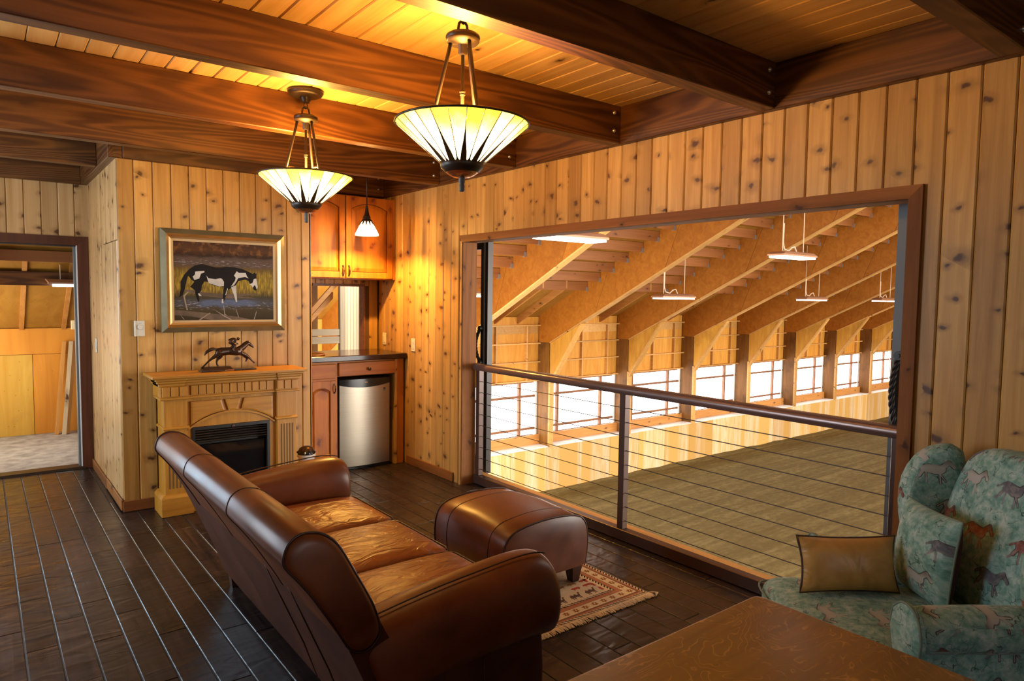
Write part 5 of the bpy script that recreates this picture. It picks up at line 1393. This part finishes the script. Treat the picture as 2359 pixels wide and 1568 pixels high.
for x, y in ((1.03, 3.68), (1.03, 1.86), (1.50, 1.86), (1.50, 3.62)):
    b = MB(); b.loft([[(x-0.022, y-0.022, 0.001), (x+0.022, y-0.022, 0.001), (x+0.022, y+0.022, 0.001), (x-0.022, y+0.022, 0.001)], [(x-0.032, y-0.032, 0.078), (x+0.032, y-0.032, 0.078), (x+0.032, y+0.032, 0.078), (x-0.032, y+0.032, 0.078)]]); part('foot', b, M['foot'], sofa, fix=True)

# ------------------------------------------------------------------ ottoman
ot = thing('leather_ottoman', (2.29, 2.93, 0), 'brown leather ottoman on the patterned rug in front of the sofa', 'ottoman')
OX0, OX1, OYa, OYb = 2.010, 2.565, 2.610, 3.265
sec = [(0.0, 0.105), (-0.012, 0.20), (-0.006, 0.285), (0.016, 0.340), (0.064, 0.374), (0.15, 0.392), (0.2775, 0.401), (0.405, 0.395), (0.492, 0.378), (0.541, 0.345), (0.563, 0.290), (0.568, 0.20), (0.555, 0.105)]
sec_s = [(p[0], p[2]) for p in catmull([(a, 0, z) for a, z in sec], 3)]
def oring(y, s, dz=0): return [(OX0+0.2775+(a-0.2775)*s, y, 0.105+(z-0.105)*(s if s < 1 else 1)+dz) for a, z in sec_s]
b = MB(); b.loft([oring(OYa-0.004, 0.60), oring(OYa-0.003, 0.86), oring(OYa+0.006, 0.985), oring(OYa+0.02, 1.0), oring(OYa+0.13, 1.0, 0.008), oring((OYa+OYb)/2, 1.0, 0.018), oring(OYb-0.13, 1.0, 0.008), oring(OYb-0.02, 1.0), oring(OYb-0.006, 0.985), oring(OYb+0.003, 0.86), oring(OYb+0.004, 0.6)])
body = part('body', b, M['leather'], ot, 50, fix=True)
for y, dz, r in ((OYa+0.010, 0.002, 0.0042), (OYa+0.135, 0.0085, 0.0022), (OYb-0.135, 0.0085, 0.0022), (OYb-0.010, 0.002, 0.0042)):
    b = MB(); b.tube(oring(y, 1.003, dz), r, 6); part('piping', b, M['piping'], body, 180)
for x, y in ((OX0+0.05, OYa+0.05), (OX1-0.05, OYa+0.05), (OX0+0.05, OYb-0.05), (OX1-0.05, OYb-0.05)):
    b = MB(); b.loft([[(x-0.022, y-0.022, 0.0073), (x+0.022, y-0.022, 0.0073), (x+0.022, y+0.022, 0.0073), (x-0.022, y+0.022, 0.0073)], [(x-0.036, y-0.036, 0.106), (x+0.036, y-0.036, 0.106), (x+0.036, y+0.036, 0.106), (x-0.036, y+0.036, 0.106)]]); part('foot', b, M['foot'], ot, fix=True)

# ================================================================== PATTERNED RUG
RX0, RX1, RY0, RY1 = 1.76, 2.735, 2.315, 3.42
rug = thing('patterned_rug', (2.25, 2.87, 0), 'cream and rust kilim rug with stars, camels and fringe under the ottoman', 'rug')
def rug_mat():
    n = N('woven_rug'); v = n.coords(False); s = n.sep(v)
    W_, H_ = RX1-RX0, RY1-RY0
    dx = n.math('SUBTRACT', W_/2, n.math('ABSOLUTE', s[0])); dy = n.math('SUBTRACT', H_/2, n.math('ABSOLUTE', s[1]))
    d = n.math('MINIMUM', dx, dy)
    horiz = n.math('LESS_THAN', dy, dx)
    al = n.math('ADD', n.math('MULTIPLY', s[0], horiz), n.math('MULTIPLY', s[1], n.math('SUBTRACT', 1.0, horiz)))
    cream = (0.74, 0.64, 0.47, 1); rust = (0.42, 0.18, 0.10, 1); brown = (0.12, 0.05, 0.028, 1); dark = (0.035, 0.016, 0.012, 1); rose = (0.46, 0.24, 0.16, 1)
    x = n.n('ShaderNodeValToRGB'); n.set(x.inputs[0], n.math('MULTIPLY', d, 4.0)); cr = x.color_ramp; cr.interpolation = 'CONSTANT'
    stops = [(0.0, dark), (0.010, cream), (0.075, brown), (0.082, rose), (0.125, (0.25, 0.12, 0.075, 1)), (0.165, brown), (0.175, cream), (0.385, brown), (0.395, rose), (0.470, rust), (0.50, brown), (0.508, cream), (0.575, cream)]
    e = cr.elements; e[0].position, e[0].color = stops[0]; e[1].position, e[1].color = stops[1]
    for p, c in stops[2:]:
        q = e.new(p); q.color = c
    col = x.outputs[0]
    # barber pole bands
    for a, b_ in ((0.005, 0.019), (0.128, 0.143)):
        inside = n.math('MULTIPLY', n.math('GREATER_THAN', d, a), n.math('LESS_THAN', d, b_))
        ph = n.math('FRACT', n.math('ADD', n.math('MULTIPLY', al, 46.0), n.math('MULTIPLY', d, 40.0)))
        col = n.mix(n.math('MULTIPLY', inside, n.math('GREATER_THAN', ph, 0.5)), col, dark)
    spk = n.noise(n.vm('MULTIPLY', v, (60, 60, 1)), 1.0, 2)
    rb = n.math('MULTIPLY', n.math('GREATER_THAN', d, 0.099), n.math('LESS_THAN', d, 0.118))
    col = n.mix(n.math('MULTIPLY', rb, n.rng(spk, 0.45, 0.55)), col, (0.52, 0.20, 0.11, 1))
    wv = n.noise(n.vm('MULTIPLY', v, (400, 120, 1)), 1.0, 1)
    col = n.mix(n.rng(wv, 0.3, 0.7, 0.0, 0.25), col, tuple(0.6*q for q in cream[:3])+(1,), 'MULTIPLY')
    n.out(col, 0.9, spec=0.1); n.bump(wv, 0.4, 0.003)
    return n.m
M['rug'] = rug_mat()
b = MB(); b.cbox(RX0, RX1, RY0, RY1, 0.001, 0.006, 0.001); pile = part('pile', b, M['rug'], rug)
M['star_brown'] = flat('star_motif', (0.27, 0.105, 0.025, 1), 0.9); M['camel_grey'] = flat('camel_motif', (0.115, 0.060, 0.045, 1), 0.9); M['red_motif'] = flat('red_motif', (0.42, 0.045, 0.025, 1), 0.9)
M['tan_motif'] = flat('tan_motif', (0.33, 0.17, 0.06, 1), 0.9); M['cream_motif'] = flat('cream_centre', (0.74, 0.64, 0.47, 1), 0.9); M['ink_motif'] = flat('ink_motif', (0.05, 0.035, 0.03, 1), 0.9)
st = MB()
def star(cx, cy, r):
    pts = []
    for k in range(12):
        a = 2*PI*k/12+PI/6; q = r if k % 2 == 0 else r*0.52
        pts.append((cx+q*math.cos(a), cy+q*math.sin(a)))
    st.prism(pts, 'Z', 0.0055, 0.0066)
    st.prism([(cx+r*0.22*math.cos(2*PI*k/6), cy+r*0.22*math.sin(2*PI*k/6)) for k in range(6)], 'Z', 0.006, 0.0069, 1)
nx = 14; ny = 16; off = 0.070
for k in range(nx):
    star(RX0+off+(RX1-RX0-2*off)*k/(nx-1), RY0+off, 0.0215)
for k in range(1, ny):
    star(RX1-off, RY0+off+(RY1-RY0-2*off)*k/(ny-1), 0.0215); star(RX0+off, RY0+off+(RY1-RY0-2*off)*k/(ny-1), 0.0215)
part('star_motif', st, [M['star_brown'], M['cream_motif']], pile)
camel = [(0, 0.30), (0.02, 0.55), (0.12, 0.62), (0.20, 0.80), (0.30, 0.66), (0.42, 0.64), (0.52, 0.82), (0.60, 0.64), (0.72, 0.58), (0.80, 0.72), (0.86, 0.92), (1.0, 0.90), (0.98, 0.80), (0.90, 0.78), (0.86, 0.55), (0.76, 0.36), (0.74, 0.0), (0.69, 0.0), (0.68, 0.34), (0.60, 0.30), (0.62, 0.02), (0.56, 0.02), (0.54, 0.30), (0.30, 0.30), (0.26, 0.0), (0.20, 0.0), (0.21, 0.28), (0.14, 0.32), (0.10, 0.02), (0.04, 0.02), (0.07, 0.30)]
beast = [(0, 0.45), (0.05, 0.70), (0.25, 0.80), (0.55, 0.78), (0.80, 0.84), (0.95, 0.70), (1.0, 0.50), (0.88, 0.48), (0.80, 0.36), (0.80, 0.05), (0.74, 0.05), (0.72, 0.32), (0.30, 0.32), (0.27, 0.05), (0.21, 0.05), (0.20, 0.34), (0.08, 0.36)]
cm = MB()
def motif(poly, x, y, w, h, mi, flip=False):
    cm.prism([(x+(1-p[0] if flip else p[0])*w, y+p[1]*h) for p in poly], 'Z', 0.0055, 0.0067, mi)
for k in range(6): motif(camel, RX0+0.17+0.106*k, RY0+0.160, 0.082, 0.066, 0)
random.seed(11)
for r in range(3):
    for k in range(8):
        motif(beast, RX0+0.165+0.083*k+0.02*(r % 2), RY0+0.240+0.052*r, 0.062, 0.036, random.choice((0, 1, 2, 2, 3)), k % 2 == 0)
for k in range(5): motif([(0.3, 0), (0.7, 0), (0.65, 0.6), (0.8, 0.55), (0.75, 0.7), (0.6, 0.78), (0.5, 1.0), (0.4, 0.78), (0.25, 0.6)], RX1-0.185, RY0+0.165+0.06*k, 0.035, 0.045, 1)
for k in range(160):
    x, y = RX0+0.16+random.random()*(RX1-RX0-0.36), RY0+0.40+random.random()*(RY1-RY0-0.56); q = 0.004+0.004*random.random()
    cm.prism([(x, y), (x+q*1.8, y+q*0.3), (x+q, y+q)], 'Z', 0.0055, 0.0066, 4)
part('animal_motif', cm, [M['camel_grey'], M['red_motif'], M['tan_motif'], M['cream_motif'], M['ink_motif']], pile, fix=True)
M['fringe'] = flat('cream_fringe', (0.74, 0.62, 0.46, 1), 0.9, var=0.15)
b = MB()
for k in range(420):
    x = RX0+0.004+(RX1-RX0-0.008)*k/419
    L = 0.040+random.random()*0.014; dx = random.uniform(-0.010, 0.012)+0.004*math.sin(k*0.21)
    for sgn, yy in ((-1, RY0), (1, RY1)):
        if sgn == 1 and k % 2: continue
        b.tube([(x, yy-sgn*0.002, 0.004), (x+dx*0.4, yy+sgn*L*0.5, 0.006+random.random()*0.004), (x+dx, yy+sgn*L, 0.003+random.random()*0.003)], [0.0016, 0.0020, 0.0011], 4, cap=False)
for k in range(14):
    b.tube([(RX1-0.006, RY0+0.004, 0.004), (RX1+0.012+0.004*k*0.3, RY0-0.016-0.002*k, 0.012), (RX1+0.035-0.0035*k+random.uniform(-.004, .004), RY0-0.022-0.0028*k, 0.006+0.001*(k % 4))], [0.0018, 0.0022, 0.001], 4, cap=False)
part('fringe', b, M['fringe'], rug, 180, stuff=True)
# ================================================================== HORSE PRINT FABRIC
def fabric_mat():
    n = N('horse_print_fabric')
    tc = n.n('ShaderNodeTexCoord'); uv = tc.outputs['UV']; ob = tc.outputs['Object']
    n1 = n.noise(uv, 15, 5, 0.7, 0.4); n2 = n.noise(uv, 45, 3, 0.6)
    t = n.math('ADD', n.math('MULTIPLY', n1, 0.6), n.math('MULTIPLY', n2, 0.4))
    col = n.ramp(t, (0.34, (0.075, 0.20, 0.165, 1)), (0.46, (0.165, 0.33, 0.29, 1)), (0.54, (0.28, 0.44, 0.40, 1)), (0.68, (0.52, 0.62, 0.58, 1)))
    # cracks
    wv = n.vm('ADD', uv, n.vm('SCALE', n.comb(n.math('SUBTRACT', n.noise(uv, 14, 3), 0.5), n.math('SUBTRACT', n.noise(n.vm('ADD', uv, (5, 3, 0)), 14, 3), 0.5)), scale=0.11))
    vo = n.n('ShaderNodeTexVoronoi', feature='DISTANCE_TO_EDGE', voronoi_dimensions='2D'); vo.inputs['Scale'].default_value = 22; n.set(vo.inputs['Vector'], wv)
    br = n.noise(uv, 17, 2)
    cr = n.math('MULTIPLY', n.rng(vo.outputs['Distance'], 0.012, 0.035, 1.0, 0.0), n.rng(br, 0.46, 0.58))
    col = n.mix(n.math('MULTIPLY', cr, 0.8), col, (0.018, 0.035, 0.032, 1))
    # one printed horse per staggered cell
    cw, ch = 0.195, 0.145
    s = n.sep(uv)
    py = n.math('DIVIDE', s[1], ch); iy = n.math('FLOOR', py)
    px = n.math('ADD', n.math('DIVIDE', s[0], cw), n.math('MULTIPLY', iy, 0.43)); ix = n.math('FLOOR', px)
    wn = n.n('ShaderNodeTexWhiteNoise', noise_dimensions='2D'); n.set(wn.inputs['Vector'], n.comb(ix, iy))
    wc = n.sep(wn.outputs['Color'])
    lx = n.math('MULTIPLY', n.math('SUBTRACT', n.math('SUBTRACT', px, ix), n.math('ADD', 0.5, n.math('MULTIPLY', n.math('SUBTRACT', wc[0], 0.5), 0.30))), cw/0.150)
    ly = n.math('MULTIPLY', n.math('SUBTRACT', n.math('SUBTRACT', py, iy), n.math('ADD', 0.52, n.math('MULTIPLY', n.math('SUBTRACT', wc[1], 0.5), 0.25))), ch/0.150)
    p = n.comb(lx, ly)
    caps = [((-0.22, 0.05), (0.10, 0.00), 0.115), ((0.00, -0.01), (0.14, 0.02), 0.105), ((0.14, 0.06), (0.30, 0.20), 0.065), ((0.30, 0.21), (0.43, 0.08), 0.046),
            ((-0.31, 0.10), (-0.47, 0.00), 0.022), ((-0.24, 0.0), (-0.34, -0.16), 0.042), ((-0.34, -0.16), (-0.44, -0.27), 0.018), ((-0.20, 0.0), (-0.18, -0.32), 0.022),
            ((0.10, -0.05), (0.13, -0.34), 0.024), ((0.07, -0.05), (0.24, -0.28), 0.020)]
    D = None
    for a, b_, r in caps:
        ax, ay = a; bx, by = b_[0]-ax, b_[1]-ay; L2 = bx*bx+by*by
        pa = n.vm('SUBTRACT', p, (ax, ay, 0)); h = n.math('ADD', n.vm('DOT_PRODUCT', pa, (bx/L2, by/L2, 0)), 0.0, clamp=True)
        dd = n.math('SUBTRACT', n.vm('LENGTH', n.vm('SUBTRACT', pa, n.vm('SCALE', (bx, by, 0), scale=h))), r)
        D = dd if D is None else n.math('SMOOTH_MIN', D, dd, 0.03)
    pres = n.math('GREATER_THAN', wc[2], 0.30)
    m_ = n.math('MULTIPLY', n.rng(n.math('ADD', D, n.math('MULTIPLY', n.math('SUBTRACT', n2, 0.5), 0.05)), -0.008, 0.012, 1.0, 0.0), pres)
    wn2 = n.n('ShaderNodeTexWhiteNoise', noise_dimensions='2D'); n.set(wn2.inputs['Vector'], n.comb(n.math('ADD', ix, 17.3), iy))
    x = n.n('ShaderNodeValToRGB'); x.color_ramp.interpolation = 'CONSTANT'; n.set(x.inputs[0], wn2.outputs['Value'])
    e = x.color_ramp.elements; e[0].position, e[0].color = 0.0, (0.23, 0.050, 0.035, 1); e[1].position, e[1].color = 0.45, (0.105, 0.105, 0.135, 1)
    q = e.new(0.74); q.color = (0.42, 0.42, 0.39, 1); q = e.new(0.87); q.color = (0.27, 0.075, 0.055, 1)
    hc = n.mix(n.rng(ly, 0.06, 0.22, 0.0, 0.65), x.outputs[0], (0.035, 0.016, 0.016, 1))
    hc = n.mix(n.rng(ly, -0.02, -0.12, 0.0, 0.35), hc, (0.40, 0.36, 0.36, 1))
    hc = n.mix(n.rng(n2, 0.45, 0.7, 0.0, 0.35), hc, (0.42, 0.38, 0.36, 1))
    col = n.mix(n.math('MULTIPLY', m_, 0.92), col, hc)
    ol = n.math('MULTIPLY', n.math('MULTIPLY', n.rng(n.math('ABSOLUTE', D), 0.006, 0.016, 1.0, 0.0), pres), n.rng(br, 0.42, 0.55))
    col = n.mix(n.math('MULTIPLY', ol, 0.8), col, (0.025, 0.015, 0.018, 1))
    n.out(col, 0.85, spec=0.2)
    n.b.inputs['Sheen Weight'].default_value = 0.15
    wf = n.noise(ob, 420, 1); n.bump(wf, 0.12, 0.002)
    return n.m
M['horsefab'] = fabric_mat()
M['fab_pipe'] = flat('teal_piping', (0.16, 0.22, 0.17, 1), 0.8)
M['maroon'] = flat('maroon_velvet', (0.060, 0.010, 0.009, 1), 0.8)
def boxuv(o, seed=(0, 0), rot=None):
    me = o.data; uvl = me.uv_layers.new(name='UVMap')
    base = o.location
    for pl in me.polygons:
        nn = pl.normal; a = [abs(nn.x), abs(nn.y), abs(nn.z)]; k = a.index(max(a))
        for li in pl.loop_indices:
            v = me.vertices[me.loops[li].vertex_index].co
            if k == 0: q = (-v.y*1.0, v.z)
            elif k == 1: q = (v.x, v.z)
            else: q = (-v.y, -v.x) 
            uvl.data[li].uv = (q[0]+seed[0], q[1]+seed[1])
TH = math.radians(-36.87); CO = Vector((2.60, 0.90, 0)); EX = Vector((math.cos(TH), math.sin(TH), 0)); EY = Vector((-math.sin(TH), math.cos(TH), 0))
def L2W(p): return CO+EX*p[0]+EY*p[1]+Vector((0, 0, p[2]))
ch = thing('wing_chair', (CO.x, CO.y, 0), 'teal wing chair printed with running horses in the lower right corner', 'armchair')
def cpart(name, b, m, par=None, smooth=60, sub=0, seed=(0, 0)):
    # uv is taken in the chair's own axes before the mesh is turned into place
    lo = b
    src = [tuple(p) for p in b.v]
    b.v = [tuple(L2W(p)) for p in b.v]
    o = part(name, b, m if isinstance(m, list) else [m], par or ch, smooth, sub, fix=True)
    me = o.data; uvl = me.uv_layers.new(name='UVMap')
    for pl in me.polygons:
        vs = [Vector(src[i]) for i in pl.vertices]
        nn = (vs[1]-vs[0]).cross(vs[2]-vs[0])
        if len(vs) > 3: nn += (vs[2]-vs[0]).cross(vs[3]-vs[0])
        a = [abs(nn.x), abs(nn.y), abs(nn.z)]; k = a.index(max(a))
        for li in pl.loop_indices:
            v = src[me.loops[li].vertex_index]
            q = (-v[1], v[2]) if k == 0 else ((v[0], v[2]) if k == 1 else (-v[1], -v[0]))
            uvl.data[li].uv = (q[0]+seed[0]+3, q[1]+seed[1]+3)
    return o
HF = M['horsefab']
# seat deck and skirt
b = MB(); b.cbox(-0.47, 0.32, -0.30, 0.30, 0.10, 0.345, 0.02); cpart('seat_frame', b, HF, seed=(0.3, 0.1))
for x, y in ((-0.42, -0.26), (-0.42, 0.26), (0.27, -0.26), (0.27, 0.26)):
    b = MB(); b.loft([[(x-0.018, y-0.018, 0.001), (x+0.018, y-0.018, 0.001), (x+0.018, y+0.018, 0.001), (x-0.018, y+0.018, 0.001)], [(x-0.028, y-0.028, 0.102), (x+0.028, y-0.028, 0.102), (x+0.028, y+0.028, 0.102), (x-0.028, y+0.028, 0.102)]]); cpart('leg', b, M['foot'], None, None)
# T-shaped seat cushion
out = [(-0.530, -0.22), (-0.510, -0.315), (-0.46, -0.345), (-0.355, -0.335), (-0.335, -0.285), (-0.20, -0.272), (0.0, -0.27), (0.16, -0.265), (0.17, 0.0), (0.16, 0.265), (0.0, 0.27), (-0.20, 0.272), (-0.335, 0.285), (-0.355, 0.335), (-0.46, 0.345), (-0.510, 0.315), (-0.530, 0.22), (-0.545, 0.0)]
def tl(s, z, ox=0): return [(-0.14+(x+0.14)*s, y*s, z) for x, y in out]
b = MB(); b.loft([tl(0.90, 0.347), tl(0.985, 0.352), tl(1.0, 0.372), tl(1.0, 0.425), tl(0.985, 0.452), tl(0.93, 0.470), tl(0.72, 0.487), tl(0.35, 0.496)]); sc_ = cpart('seat_cushion', b, HF, sub=1, seed=(0.04, 0.02))
for z in (0.368, 0.440):
    b = MB(); b.tube(catmull([(x, y, zz) for x, y, zz in tl(1.004, z)], 3, True), 0.004, 6, closed=True); cpart('piping', b, M['fab_pipe'], sc_, 180)
# inside back, leaning
def bl(x0, w, z, t, zt=None):
    return None
L = []
for z, xf, w in ((0.44, 0.120, 0.262), (0.50, 0.112, 0.268), (0.62, 0.120, 0.275), (0.76, 0.150, 0.280), (0.88, 0.188, 0.275), (0.965, 0.215, 0.255), (1.005, 0.232, 0.215), (1.028, 0.250, 0.13)):
    th = 0.15 if z < 0.9 else 0.10
    L.append([(xf+0.030, -w, z), (xf+0.004, -w*0.86, z), (xf-0.012, -w*0.45, z), (xf-0.016, 0, z), (xf-0.012, w*0.45, z), (xf+0.004, w*0.86, z), (xf+0.030, w, z), (xf+th*0.75, w*0.98, z), (xf+th, w*0.6, z), (xf+th, -w*0.6, z), (xf+th*0.75, -w*0.98, z)])
b = MB(); b.loft(L); cpart('back', b, HF, sub=1, seed=(0.02, 0.085))
# outside back
b = MB(); b.loft([[(0.26, -0.28, 0.10), (0.30, -0.25, 0.10), (0.30, 0.25, 0.10), (0.26, 0.28, 0.10)], [(0.27, -0.28, 0.6), (0.325, -0.24, 0.6), (0.325, 0.24, 0.6), (0.27, 0.28, 0.6)], [(0.29, -0.26, 0.93), (0.345, -0.22, 0.93), (0.345, 0.22, 0.93), (0.29, 0.26, 0.93)]]); cpart('outside_back', b, HF, seed=(0.5, 0.3))
# wings
for sg in (-1, 1):
    # outline in (x, z), thick along y
    ol = [(0.27, 0.42), (0.16, 0.45), (0.075, 0.56), (0.045, 0.66), (0.035, 0.77), (0.050, 0.875), (0.095, 0.955), (0.15, 0.998), (0.21, 1.008), (0.27, 0.99)]
    cx_, cz_ = 0.17, 0.74
    def wl_(s, yo): return [(cx_+(x-cx_)*s, sg*(0.258+yo+0.30*max(0, (0.2-x))*max(0, z-0.5)*2), cz_+(z-cz_)*s) for x, z in ol]
    b = MB(); b.loft([wl_(0.80, -0.006), wl_(0.95, 0.0), wl_(1.0, 0.022), wl_(1.0, 0.058), wl_(0.96, 0.082), wl_(0.8, 0.088)]); cpart('wing', b, HF, sub=1, seed=(0.11*sg+0.3, 0.37))
# scroll arms
for sg in (-1, 1):
    yc = sg*0.288
    def ar(x, r, z=0.562, k=1.0): return [(x, yc+sg*0.012+r*1.05*math.cos(2*PI*i/12), z+r*0.92*math.sin(2*PI*i/12)) for i in range(12)]
    b = MB(); b.loft([ar(-0.300, 0.030), ar(-0.298, 0.064), ar(-0.286, 0.074), ar(-0.26, 0.076), ar(-0.10, 0.078, 0.565), ar(0.08, 0.076, 0.565), ar(0.20, 0.07, 0.56), ar(0.23, 0.03, 0.56)]); cpart('arm', b, HF, sub=1, seed=(0.2*sg, 0.2))
    # flat scroll facing with piping
    fc = [(0.052, 0.345), (0.060, 0.43), (0.070, 0.50), (0.078, 0.552), (0.066, 0.606), (0.030, 0.638), (-0.022, 0.638), (-0.062, 0.606), (-0.074, 0.555), (-0.060, 0.505), (-0.042, 0.46), (-0.034, 0.345)]
    fp_ = [(yc+sg*a+sg*0.010, z) for a, z in fc]
    b = MB(); b.loft([[(-0.290, y, z) for y, z in fp_], [(-0.308, y, z) for y, z in fp_], [(-0.316, yc+(y-yc)*0.82, 0.49+(z-0.49)*0.9) for y, z in fp_]]); cf = cpart('arm_facing', b, HF, seed=(0.45, 0.15*sg))
    b = MB(); b.tube(catmull([(-0.307, y, z) for y, z in fp_], 3, True), 0.0042, 6, closed=True); cpart('piping', b, M['fab_pipe'], cf, 180)
    b = MB(); b.cbox(-0.29, 0.27, min(yc-0.036, yc+0.036), max(yc-0.036, yc+0.036), 0.10, 0.53, 0.012); cpart('arm_panel', b, HF, seed=(0.15, 0.04))
# ------------------------------------------------------------------ cushions on the chair
def pillow(name, c, u, v, w, h, t, m, lab, side=None, pw=0.55, ears=0.05, pipe=None, seed=(0, 0)):
    u = Vector(u).normalized(); v = Vector(v); v = (v-u*v.dot(u)).normalized(); nn = u.cross(v); c = Vector(c)
    root = thing(name, (c.x, c.y, c.z-h/2), lab, 'cushion')
    n = 16
    def pos(a, b_, s):
        e = (1-abs(a)**2.2)**pw*(1-abs(b_)**2.2)**pw if abs(a) < 1 and abs(b_) < 1 else 0.0
        pin = 1-ears*(1-abs(b_)**2)*(abs(a)**3); pin2 = 1-ears*(1-abs(a)**2)*(abs(b_)**3)
        return c+u*(a*w/2*pin)+v*(b_*h/2*pin2)+nn*(s*t/2*e)
    for s, nm, mm in ((1, 'front_cover', m), (-1, 'back_cover', side or m)):
        b = MB(); V = []; F = []; UV = []
        for i in range(n+1):
            for j in range(n+1):
                a, b_ = -1+2*i/n, -1+2*j/n; a = math.sin(a*PI/2)*0.5+a*0.5; b_ = math.sin(b_*PI/2)*0.5+b_*0.5
                V.append(tuple(pos(a, b_, s))); UV.append((a*w/2+seed[0]+3, b_*h/2+seed[1]+3))
        for i in range(n):
            for j in range(n):
                q = (i*(n+1)+j, (i+1)*(n+1)+j, (i+1)*(n+1)+j+1, i*(n+1)+j+1); F.append(q if s > 0 else q[::-1])
        b.add(V, F); o = part(nm, b, mm, root, 180)
        uvl = o.data.uv_layers.new(name='UVMap')
        for pl in o.data.polygons:
            for li in pl.loop_indices: uvl.data[li].uv = UV[o.data.loops[li].vertex_index]
    ed = []
    for k in range(40):
        s = k/40*4
        a, b_ = [(-1+2*(s % 1), -1), (1, -1+2*(s % 1)), (1-2*(s % 1), 1), (-1, 1-2*(s % 1))][int(s)]
        ed.append(pos(a, b_, 0))
    b = MB(); b.tube(ed, 0.0042, 6, closed=True); part('piping', b, pipe or m, root, 180)
def satin():
    n = N('bronze_satin'); v = n.coords()
    w_ = n.noise(n.vm('MULTIPLY', v, (6, 6, 10)), 1.0, 3, 0.5, 1.5)
    n.out(n.mix(n.rng(w_, 0.35, 0.65), (0.46, 0.26, 0.070, 1), (0.60, 0.36, 0.11, 1)), 0.36, spec=0.5)
    n.b.inputs['Sheen Weight'].default_value = 0.6; n.b.inputs['Sheen Tint'].default_value = (0.8, 0.6, 0.3, 1); n.b.inputs['Sheen Roughness'].default_value = 0.3
    n.bump(w_, 0.35, 0.02); return n.m
M['satin'] = satin()
M['satin_pipe'] = flat('dark_satin_piping', (0.07, 0.034, 0.014, 1), 0.5)
pillow('satin_cushion', tuple(L2W((-0.262, 0.135, 0.592))), EX, tuple(EY*0.25+Vector((0, 0, 1))), 0.365, 0.20, 0.115, M['satin'], 'golden brown satin cushion lying against the far arm of the wing chair', None, 0.55, 0.09, M['satin_pipe'])
pillow('horse_print_cushion', tuple(L2W((0.0, 0.095, 0.650))), -EY, tuple(EX*0.12+Vector((0, 0, 1))), 0.31, 0.325, 0.13, HF, 'square horse print cushion with maroon back propped in the wing chair', M['maroon'], 0.5, 0.06, M['fab_pipe'], seed=(0.06, 0.05))

# ================================================================== OAK TABLE
def qs_oak():
    n = N('quartersawn_oak_top'); v = n.coords(False)
    g = n.noise(n.vm('MULTIPLY', v, (1.3, 30, 10)), 1.0, 4, 0.6, 0.4)
    col = n.ramp(g, (0.3, (0.165, 0.085, 0.004, 1)), (0.7, (0.28, 0.155, 0.008, 1)))
    f0 = n.noise(n.vm('MULTIPLY', v, (4.6, 6.5, 1)), 1.0, 2, 0.5, 1.2)
    fl = n.math('ABSOLUTE', n.math('SINE', n.math('ADD', n.math('MULTIPLY', f0, 46.0), n.math('MULTIPLY', n.noise(v, 30, 2), 3.0))))
    br = n.noise(n.vm('MULTIPLY', v, (9, 14, 1)), 1.0, 3)
    m_ = n.math('MULTIPLY', n.rng(fl, 0.34, 0.06), n.rng(br, 0.40, 0.55))
    col = n.mix(n.math('MULTIPLY', m_, 0.75), col, (0.52, 0.29, 0.055, 1))
    n.out(col, 0.30, spec=0.5); n.bump(g, 0.08, 0.002); return n.m
M['qsoak'] = qs_oak()
M['oak_edge'] = wood('oak_table_edge', (0.22, 0.095, 0.020, 1), (0.13, 0.05, 0.010, 1), 'X', 30, 1.5, rough=0.35, vary=0.0)
tb = thing('oak_table', (1.05, 0.55, 0), 'quartersawn oak table whose top fills the lower right foreground', 'table')
TX0, TX1, TY0, TY1, TZ = 0.42, 1.650, 0.12, 1.018, 0.750
def rr(x0, x1, y0, y1, r, z, n=5):
    P = []
    for cx_, cy_, a0 in ((x1-r, y1-r, 0), (x0+r, y1-r, 90), (x0+r, y0+r, 180), (x1-r, y0+r, 270)):
        for k in range(n+1):
            a = math.radians(a0+90*k/n); P.append((cx_+r*math.cos(a), cy_+r*math.sin(a), z))
    return P
b = MB(); b.loft([rr(TX0+0.006, TX1-0.006, TY0+0.006, TY1-0.006, 0.02, TZ-0.028), rr(TX0, TX1, TY0, TY1, 0.025, TZ-0.020), rr(TX0, TX1, TY0, TY1, 0.025, TZ-0.008), rr(TX0+0.003, TX1-0.003, TY0+0.003, TY1-0.003, 0.023, TZ-0.002), rr(TX0+0.010, TX1-0.010, TY0+0.010, TY1-0.010, 0.02, TZ)])
part('table_top', b, M['qsoak'], tb, 40, fix=True)
for x0, x1, y0, y1 in ((TX0+0.07, TX1-0.07, TY0+0.06, TY0+0.08), (TX0+0.07, TX1-0.07, TY1-0.08, TY1-0.06), (TX0+0.06, TX0+0.08, TY0+0.07, TY1-0.07), (TX1-0.08, TX1-0.06, TY0+0.07, TY1-0.07)):
    b = MB(); b.cbox(x0, x1, y0, y1, TZ-0.115, TZ-0.028, 0.002); part('apron', b, M['oak_edge'], tb)
for x in (TX0+0.085, TX1-0.085):
    for y in (TY0+0.085, TY1-0.085):
        b = MB(); b.loft([[(x-s, y-s, z), (x+s, y-s, z), (x+s, y+s, z), (x-s, y+s, z)] for s, z in ((0.020, 0.001), (0.032, 0.60), (0.035, TZ-0.03))]); part('leg', b, M['oak_edge'], tb, fix=True)
